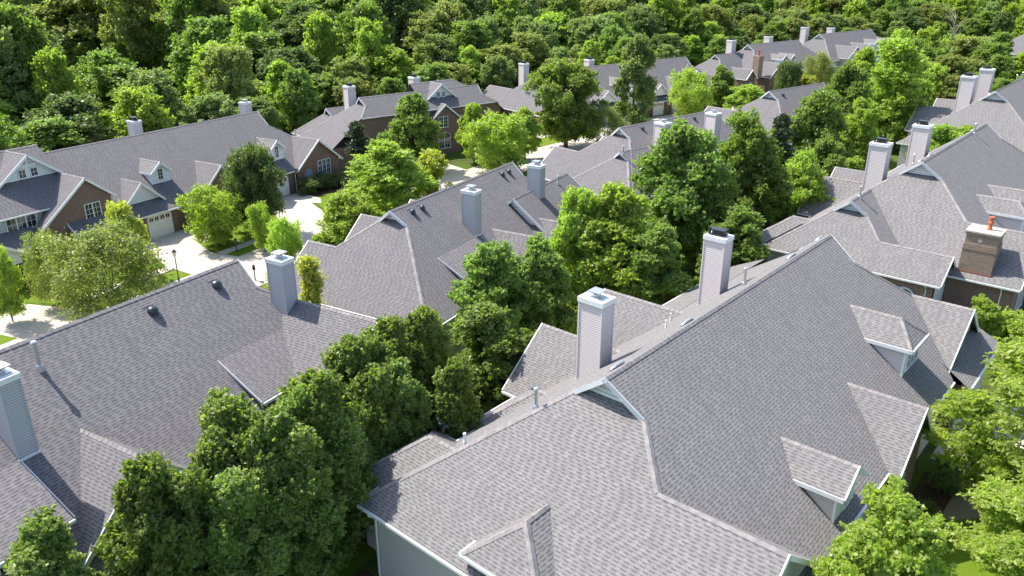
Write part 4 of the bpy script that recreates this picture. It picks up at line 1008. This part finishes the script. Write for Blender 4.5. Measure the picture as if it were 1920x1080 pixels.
T('pear_d', 925, 462, 9.6, 165, 'dark tree beside the right eaves of the middle roof', GP, 1)
T('pear_d', 1010, 452, 9.2, 140, 'dull green tree between the middle roof and the square-capped boxed chimney', GP, 0)
T('bush', 1060, 585, 3.4, 70, 'bright bush behind the square-capped chimney', GP, 0)
T('maple', 1160, 352, 10, 205, 'bright yellow-green maple at the centre of the strip of trees', GP, 0)
T('maple', 1085, 362, 9.6, 120, 'bright maple just right of the middle roof, left of the big maple', GP, 1)
T('oak', 1290, 232, 13, 205, 'large green tree in front of the two pale chimneys right of centre', GP, 0)
T('oak', 1405, 217, 13, 165, 'large green tree right of the tallest tree, left of the dark pointed one', GP, 1)
T('spruce', 1470, 212, 12, 95, 'dark pointed tree between the large green tree and the right-hand row', GP, 0)
T('oak', 1540, 172, 12, 140, 'tree with pale branches left of the narrow bright column tree', GP, 1)
T('cedar', 1622, 190, 10.5, 75, 'narrow column tree beside the gap between the right-hand roofs', GP, 0)
T('cedar', 1605, 300, 5.5, 55, 'small bright column shrub at the foot of the narrow column tree', GP, 1)
T('cedar', 1690, 82, 15, 130, 'tall bright tree standing highest above the right-hand row', GP, 1)
T('oak', 1600, 120, 13, 110, 'dense tree behind the narrow column tree', GP, 0)
T('maple', 1440, 330, 7, 120, 'lower bright tree left of the rear gables of the right-hand row', GP, 1)
T('pear_d', 1360, 420, 6.5, 110, 'shaded low tree behind the black-capped boxed chimney', GP, 1)
T('bush', 1470, 365, 3.5, 90, 'bright spreading shrub near the corner of the second right-hand roof', GP, 1)
T('pear_d', 1230, 470, 6, 110, 'shaded tree behind the rear gable roofs of the right foreground house', GP, 0)
GS = 'street trees and front garden trees'
T('airy', 180, 436, 7.0, 270, 'wide airy olive-green tree with several stems in front of the brick gable', GS, 0)
T('airy', 80, 440, 6.0, 110, 'pale grey-green tree left of the wide airy tree', GS, 1)
T('street', -12, 465, 6.0, 80, 'tree cut by the left edge above the first driveway', GS, 0)
T('yellow', 225, 384, 6.6, 70, 'small upright bright tree in front of the brick gable with the tall window', GS, 0)
T('street', 395, 352, 5.8, 125, 'bushy bright green tree on the lawn beside the arched garage door', GS, 1)
T('darkround', 467, 287, 8.2, 122, 'large dark round tree in front of the left house', GS, 0)
T('street', 486, 385, 4.6, 62, 'small light-green tree by the sidewalk', GS, 0)
T('street', 530, 412, 5.0, 78, 'young bright tree by the street just behind the tall boxed chimney', GS, 1)
T('gold', 510, 512, 2.6, 46, 'golden shrub half hidden by the tall boxed chimney', GS, 0)
T('maple', 650, 362, 7.2, 140, 'bright yellow-green tree at the left end of the middle roof', GS, 1)
T('gold', 577, 497, 7.7, 95, 'golden pointed conifer between the two left roofs', GS, 0)
T('bush', 545, 520, 2.6, 50, 'golden-green shrub at the foot of the pointed conifer', GS, 1)
T('maple', 725, 268, 8.2, 175, 'wide bright tree in front of the spruce and the second brick house', GS, 0)
T('yellow', 806, 288, 6.2, 80, 'bright yellow-green round tree above the ridge of the middle roof', GS, 1)
T('spruce', 667, 226, 9.5, 88, 'dark spruce beside the tall window of the left brick house', GS, 0)
T('oak', 770, 177, 10, 115, 'green tree in front of the second brick house roof', GS, 0)
T('street', 934, 216, 7.6, 145, 'wide olive-green tree right of the tall brick gable', GS, 0)
T('maple', 887, 197, 8, 60, 'slim bright tree beside the tall brick gable', GS, 1)
T('maple', 985, 205, 7, 70, 'bright tree left of the big round dark tree', GS, 0)
T('bigdark', 1065, 117, 12.4, 138, 'big round dark green tree in the centre back', GS, 0)
T('airy', 1137, 205, 6, 95, 'grey-green rounded shrub tree right of the big round tree', GS, 1)
T('poplar', 1195, 70, 15.5, 90, 'tall pale poplar in front of the back row of roofs', GS, 0)
T('street', 1295, 135, 9, 85, 'light green tree in front of the far brick house, left of the dark one', GS, 1)
T('pear_d', 1355, 125, 9, 60, 'darker upright tree left of the arched porch', GS, 0)
T('maple', 1408, 162, 6.5, 90, 'yellow-green low tree in front of the far brick house', GS, 1)
T('darkround', 1485, 120, 8, 48, 'small dense dark tree beside the row of tall windows', GS, 1)
T('airy', 1540, 102, 9, 78, 'reddish-green tree in front of the farthest back roof', GS, 0)
T('yellow', 1510, 143, 5.5, 45, 'small yellow-green tree beside the small dense dark tree', GS, 0)
T('maple', 1625, 92, 11, 80, 'leafy tree in front of the end of the farthest back roof', GS, 0)
GR = 'trees in front of the right foreground house'
def TT(key, u, v, h, r, label, g=GR, var=0): x, y = loc(HA, u, v); return tree(key, x, y, h, r, label, g, var)
TT('maple_n', 27.4, -4.75, 7.5, 2.2, 'bright green maple over the lower right eaves, nearest the camera', var=0)
TT('maple_n', 23.4, -5.4, 6.9, 1.5, 'bright green tree at the bottom edge over the near wing gable', var=1)
TT('locust', 41.0, -2.3, 9.4, 4.4, 'wide layered yellow-green tree at the right edge')
TT('locust', 34.0, -.2, 7.6, 3.9, 'layered green tree at the lower right corner')
TT('locust', 50.5, -1.6, 7.6, 3.4, 'layered bright tree at the right edge beyond the driveway')
T('maple_n', 1850, 562, 4.2, 70, 'small pointed bright tree before the brick wall with the downspout', GR, 0)
T('bush', 1905, 600, 3.0, 110, 'low bush beside the front walk at the right edge', GR, 0)
i = 0
for u, v, s in ((34.6, -5.6, 1.1), (36, -5.4, 1.2), (38, -5.6, 1.0), (41.3, -5.5, 1.1), (43, -5.7, 1.0), (57, -5.9, 1.2), (58.5, -6.2, 1.1), (62.5, -9.5, 1.0), (69.2, -5.9, 1.2), (71.4, -5.9, 1.2), (73.4, -5.9, 1.1), (60.5, -16, 1.1)):
    x, y = loc(HA, u, v); tree('shrub', x, y, s, s*.75, ['dark clipped shrub in the bed along the front of the right-hand row', ][0], 'foundation shrubs of the right-hand row', i); i += 1
for u, v, s, l in ((69.0, -68.9, 1.8, 'dark rounded shrub between the garage and the arched door'), (71.9, -68.7, 1.7, 'dark shrub right of the arched door'), (73.4, -68.2, 1.5, 'dark shrub under the tall window'), (75.2, -68.4, 1.6, 'dark shrub at the right end of the brick gable'), (53.2, -68.9, 1.7, 'dark shrub right of the arched garage door'), (55.2, -68.9, 1.3, 'low shrub right of the darker one by the arched garage'), (38, -69, 1.5, 'shaded shrub under the brick gable'), (34.5, -69.2, 1.5, 'shaded shrub at the left edge below the white gable')):
    x, y = loc(LA, u, v); tree('shrub', x, y, s, s*.8, l, 'foundation shrubs of the left house', i); i += 1

# ---- the wood behind the back row, tree by tree
rear = [(-190, -25), (-150, 5), (-96, 34), (-66, 64), (-40, 113), (-10, 138), (-6, 148), (33, 180), (41, 197), (70, 219), (78, 233), (104, 254), (150, 262), (230, 280)]
def along(d, step):
    out = []; acc = 0
    for (x0, y0), (x1, y1) in zip(rear, rear[1:]):
        L = hypot(x1-x0, y1-y0); nx, ny = -(y1-y0)/L, (x1-x0)/L
        while acc < L:
            t = acc/L; out.append((x0+(x1-x0)*t+nx*d, y0+(y1-y0)*t+ny*d)); acc += step
        acc -= L
    return out
rows = [(5, 8.0, 9.5, 'first'), (12, 8.5, 11.5, 'second'), (20, 9, 13.5, 'third'), (29, 9.5, 15.5, 'fourth'), (39, 10.5, 17.5, 'fifth'), (50, 11, 19, 'sixth'), (62, 12, 20, 'seventh'), (75, 13, 21, 'eighth'), (89, 14, 22, 'ninth'), (104, 15, 22.5, 'tenth'), (120, 16, 23, 'eleventh')]
placed = []
for ri, (d, step, h, nm) in enumerate(rows):
    for x, y in along(d, step):
        x += random.uniform(-3, 3); y += random.uniform(-3, 3)
        hh = h*random.choice((random.uniform(.7, .95), random.uniform(.9, 1.12), random.uniform(1.05, 1.28)))
        a = proj(x, y, hh); c = proj(x, y, 2)
        if ri >= 10 and a[0] > 650: continue
        if a[2] < 20 or a[0] < -70 or a[0] > 1990 or c[1] < -12: continue
        if ri in (4, 5) and 190 < a[0] < 330 and y < 175: continue          # the gap where pale ground shows
        if any((x-p)**2+(y-q)**2 < 20 for p, q, *_ in placed): continue
        placed.append((x, y, hh, ri, a[0]))
LW = {'w_dark': 'dark green', 'w_mid': 'mid green', 'w_bright': 'bright green', 'w_olive': 'olive green', 'w_grey': 'grey-green'}
zones = [(0, 'at the left edge'), (120, 'above the left brick house'), (380, 'above the left ridge end'), (620, 'behind the second brick house'), (900, 'behind the big round tree'), (1230, 'behind the far brick house'), (1500, 'behind the farthest back roof'), (1700, 'at the upper right'), (9999, '')]
byrow = {}; print('WOOD', len(placed))
for t_ in placed: byrow.setdefault(t_[3], []).append(t_)
for ri, L in byrow.items():
    L.sort(key=lambda q: q[4])
    for n_, (x, y, hh, _, ax) in enumerate(L):
        if ri <= 1: wts = (.5, 3, 5, 3.5, 3)
        elif ri <= 3: wts = (1.2, 4, 4.5, 3, 3)
        else: wts = (3, 4, 1.6, 2.5, 3)
        if ax > 1250: wts = (1, 4, 4, 3.5, 1.5)
        key = random.choices(list(LW), wts)[0]
        zn = [b_ for (a_, b_) in zones if ax >= a_][-1] if ax > 0 else zones[0][1]
        r = {0: 4.4, 1: 5.0, 2: 5.6, 3: 6.2, 4: 6.8, 5: 7.2, 6: 7.8, 7: 8.4, 8: 9, 9: 9.5, 10: 10, 11: 10.5}[ri]*random.uniform(.75, 1.3)
        tree(key, x, y, hh, r, f"{LW[key]} tree {zn}, {rows[ri][3]} row of the wood, {n_+1}th from left", 'trees of the wood behind the houses')
# scattered trees beyond the street at the upper right
GU = 'trees beyond the right-hand row'
n_ = 0
for py, xs, h in ((250, (1755, 1800, 1850), 7), (215, (1740, 1785, 1835, 1890), 8), (170, (1725, 1770, 1815, 1862, 1905, 1950), 8.5), (140, (1720, 1760, 1800, 1845, 1890, 1935), 9), (112, (1700, 1745, 1790, 1830, 1875, 1925), 9.5), (88, (1665, 1720, 1765, 1815, 1860), 11), (62, (1700, 1745, 1790, 1840, 1885), 12)):
    for px in xs:
        px += random.uniform(-10, 10); x, y = W(px, py+random.uniform(-6, 6), h)
        key = random.choice(('w_bright', 'w_olive', 'w_mid', 'w_bright'))
        if inside(x, y, -2.5): continue
        n_ += 1
        tree(key, x, y, h*random.uniform(.9, 1.1), h*.42*random.uniform(.85, 1.2), f"{LW[key]} tree beyond the pale chimneys at upper right, number {n_} counting upward", GU)
def dead(x, y, h, sd, label):
    rng = np.random.default_rng(sd); b = MB()
    b.tube([(0, 0, 0), (.3, 0, h*.4), (.1, .3, h*.75), (.5, .2, h)], [.3, .22, .12, .03], 7)
    for i in range(22):
        z = h*rng.uniform(.35, .9); a = rng.random()*6.28; L = h*.3*rng.uniform(.5, 1)
        p = np.array((.2, .1, z)); q = p+np.array((cos(a)*L*.6, sin(a)*L*.6, L*.5)); r_ = q+np.array((cos(a+.5)*L*.4, sin(a+.5)*L*.4, L*.3))
        b.tube([p, q, r_], [.09, .05, .015], 5, cap=False)
    o = b.obj('bare_tree', PALEBARK, None, (x, y, 0)); props(o, label, 'tree')
x, y = W(1795, 18, 17); dead(x, y, 17, 3, 'bare grey tree standing in the wood at the upper right')

# ------------------------------------------------------------------ small things
def lamp_post(u, v, az, label, h=2.9):
    x, y = loc(az, u, v); o = empty('street_lamp', (x, y, 0), label=label, cat='lamp', group='lamp posts along the street')
    b = MB(); b.tube([(0, 0, 0), (0, 0, .3), (0, 0, .32), (0, 0, h-.55)], [.09, .08, .05, .04], 10); b.obj('pole', DMETAL, o)
    b = MB(); b.tube([(0, 0, h-.55), (0, 0, h-.15)], [.11, .17], 6); b.obj('lantern_glass', mat('lantern glass', (.6, .6, .58), .2, .5), o)
    b = MB(); b.tube([(0, 0, h-.15), (0, 0, h-.12), (0, 0, h), (0, 0, h+.1)], [.24, .23, .08, .02], 6); b.obj('lantern_roof', DMETAL, o)
lamp_post(41.4, -58.3, LA, 'black lamp post at the kerb above the left foreground ridge')
lamp_post(112.5, -53.6, LA, 'black lamp post beside the trunk of the big round tree')
def post_sign(u, v, az, label, h=1.3):
    x, y = loc(az, u, v); o = empty('post_box', (x, y, 0), radians(20), label=label, cat='mailbox', group='mailboxes along the street')
    b = MB(); b.box((-.05, -.05, 0), (.05, .05, h-.2)); b.obj('post', DMETAL, o)
    b = MB(); b.box((-.13, -.28, h-.2), (.13, .28, h)); b.tube([(0, -.28, h), (0, .28, h)], [.13, .13], 10); b.obj('box', DMETAL, o)
post_sign(49.2, -59.6, LA, 'dark mailbox on the grass strip beside the street'); post_sign(44.9, -52.5, LA, 'dark mailbox just behind the tall boxed chimney')
post_sign(107.2, -58, LA, 'dark mailbox on the lawn by the big round tree')
# satellite dish on the hipped rear bay
o = empty('satellite_dish', (*loc(HA, 23.25, -24.9), 3.95), -radians(HA), label='dark satellite dish on a bent arm at the edge of the small rear roof', cat='satellite dish')
b = MB(); b.tube([(0, 0, -.1), (0, 0, .35), (-.12, .18, .62)], [.028, .028, .028], 8); b.box((-.09, -.09, -.12), (.09, .09, -.08)); b.obj('mast', METAL, o)
b = MB(); N = 24
def dp(r, a): return (-.15+r*cos(a)*.42*1.0, .28+.25*r*sin(a)*.42+.10*r*r*.0, .78+.40*r*sin(a)-.0+.0)
ring = []
for r in (.02, .35, .7, 1.0):
    ring.append([np.array((-.15, .22, .80))+.44*r*(cos(a)*np.array((1, 0, 0))+sin(a)*np.array((0, .93, .36)))-(.12*r*r)*np.array((0, .62, -.78))*-1 for a in [2*pi*j/N for j in range(N)]])
for i_ in range(3):
    for j in range(N):
        n0 = len(b.v); b.v += [tuple(ring[i_][j]), tuple(ring[i_][(j+1) % N]), tuple(ring[i_+1][(j+1) % N]), tuple(ring[i_+1][j])]; b.f.append((n0, n0+1, n0+2, n0+3)); b.m.append(0)
b.obj('dish', VENTM, o)
b = MB(); b.tube([(-.12, .1, .58), (-.15, -.2, 1.12)], [.018, .018], 6); b.box((-.2, -.26, 1.08), (-.1, -.14, 1.18)); b.obj('feed_arm', METAL, o)
# white lantern on a post behind the dish, flower pots
x, y = loc(HA, 29.6, -27.6); o = empty('garden_lantern', (x, y, 0), label='white lantern on a post behind the satellite dish', cat='lantern')
b = MB(); b.tube([(0, 0, 0), (0, 0, 1.75)], [.04, .04], 8); b.obj('post', TRIM, o)
b = MB(); b.tube([(0, 0, 1.75), (0, 0, 1.8), (0, 0, 2.05), (0, 0, 2.2), (0, 0, 2.3)], [.1, .2, .24, .2, .03], 10); b.obj('globe', TRIM, o)
def flowers(u, v, cols, label, z=0, s=1, kindm='dark'):
    x, y = loc(HA, u, v); o = empty('flower_pot', (x, y, z), label=label, cat='flower pot', group='flower pots on the patio')
    b = MB(); b.tube([(0, 0, 0), (0, 0, .3*s), (0, 0, .33*s)], [.14*s, .2*s, .21*s], 12); b.obj('pot', TERRA, o)
    rng = np.random.default_rng(int(u*10)); b = MB()
    for k in range(90):
        p = rng.normal(size=3)*np.array((.17, .17, .09))*s+np.array((0, 0, .45*s)); r = .045*s
        n0 = len(b.v); q = rng.normal(size=3); q[2] = abs(q[2])+.6; q /= np.linalg.norm(q); t = np.cross(q, (1, 0, .2)); t /= np.linalg.norm(t); w_ = np.cross(q, t)
        b.v += [tuple(p+t*r), tuple(p+w_*r), tuple(p-t*r), tuple(p-w_*r)]; b.f.append((n0, n0+1, n0+2, n0+3)); b.m.append(int(rng.random()*len(cols)))
    b.obj('blossom', cols, o)
RED = mat('orange red petals', (.75, .12, .03), .6); WHT = mat('white petals', (.8, .8, .78), .6); GRN = mat('pot leaves', (.06, .12, .02), .6)
flowers(27.6, -26.6, [RED, RED, GRN], 'pot of orange-red flowers on the patio', 0, 1.5); flowers(28.3, -26.1, [WHT, WHT, GRN], 'pot of white flowers behind the orange-red ones', 0, 1.6); flowers(29.2, -26.4, [WHT, GRN], 'smaller pot of white flowers nearer the far rear roof', 0, 1.4)
# black iron fence
def fence(a, b_, label):
    (x0, y0), (x1, y1) = loc(HA, *a), loc(HA, *b_); L = hypot(x1-x0, y1-y0)
    o = empty('iron_fence', (x0, y0, 0), atan2(y1-y0, x1-x0), label=label, cat='fence', group='black iron fences')
    p = MB()
    for z in (.2, 1.15, 1.35): p.box((0, -.015, z), (L, .015, z+.035))
    for k in range(int(L/.13)): p.box((k*.13, -.009, .08), (k*.13+.018, .009, 1.5))
    p.obj('picket_panel', DMETAL, o)
    n = max(1, int(L/2.4))
    b0 = MB(); b0.box((-.03, -.03, 0), (.03, .03, 1.55)); b0.box((-.045, -.045, 1.55), (.045, .045, 1.6)); me = b0.mesh('post', [DMETAL])
    for k in range(n+1):
        q = bpy.data.objects.new('post', me); C.objects.link(q); q.parent = o; q.location = (L*k/n, 0, 0)
fence((12, -28.2), (30, -28.8), 'black iron fence running behind the right foreground house towards the patio'); fence((30, -28.8), (44, -29.2), 'black iron fence beyond the patio among the trees')
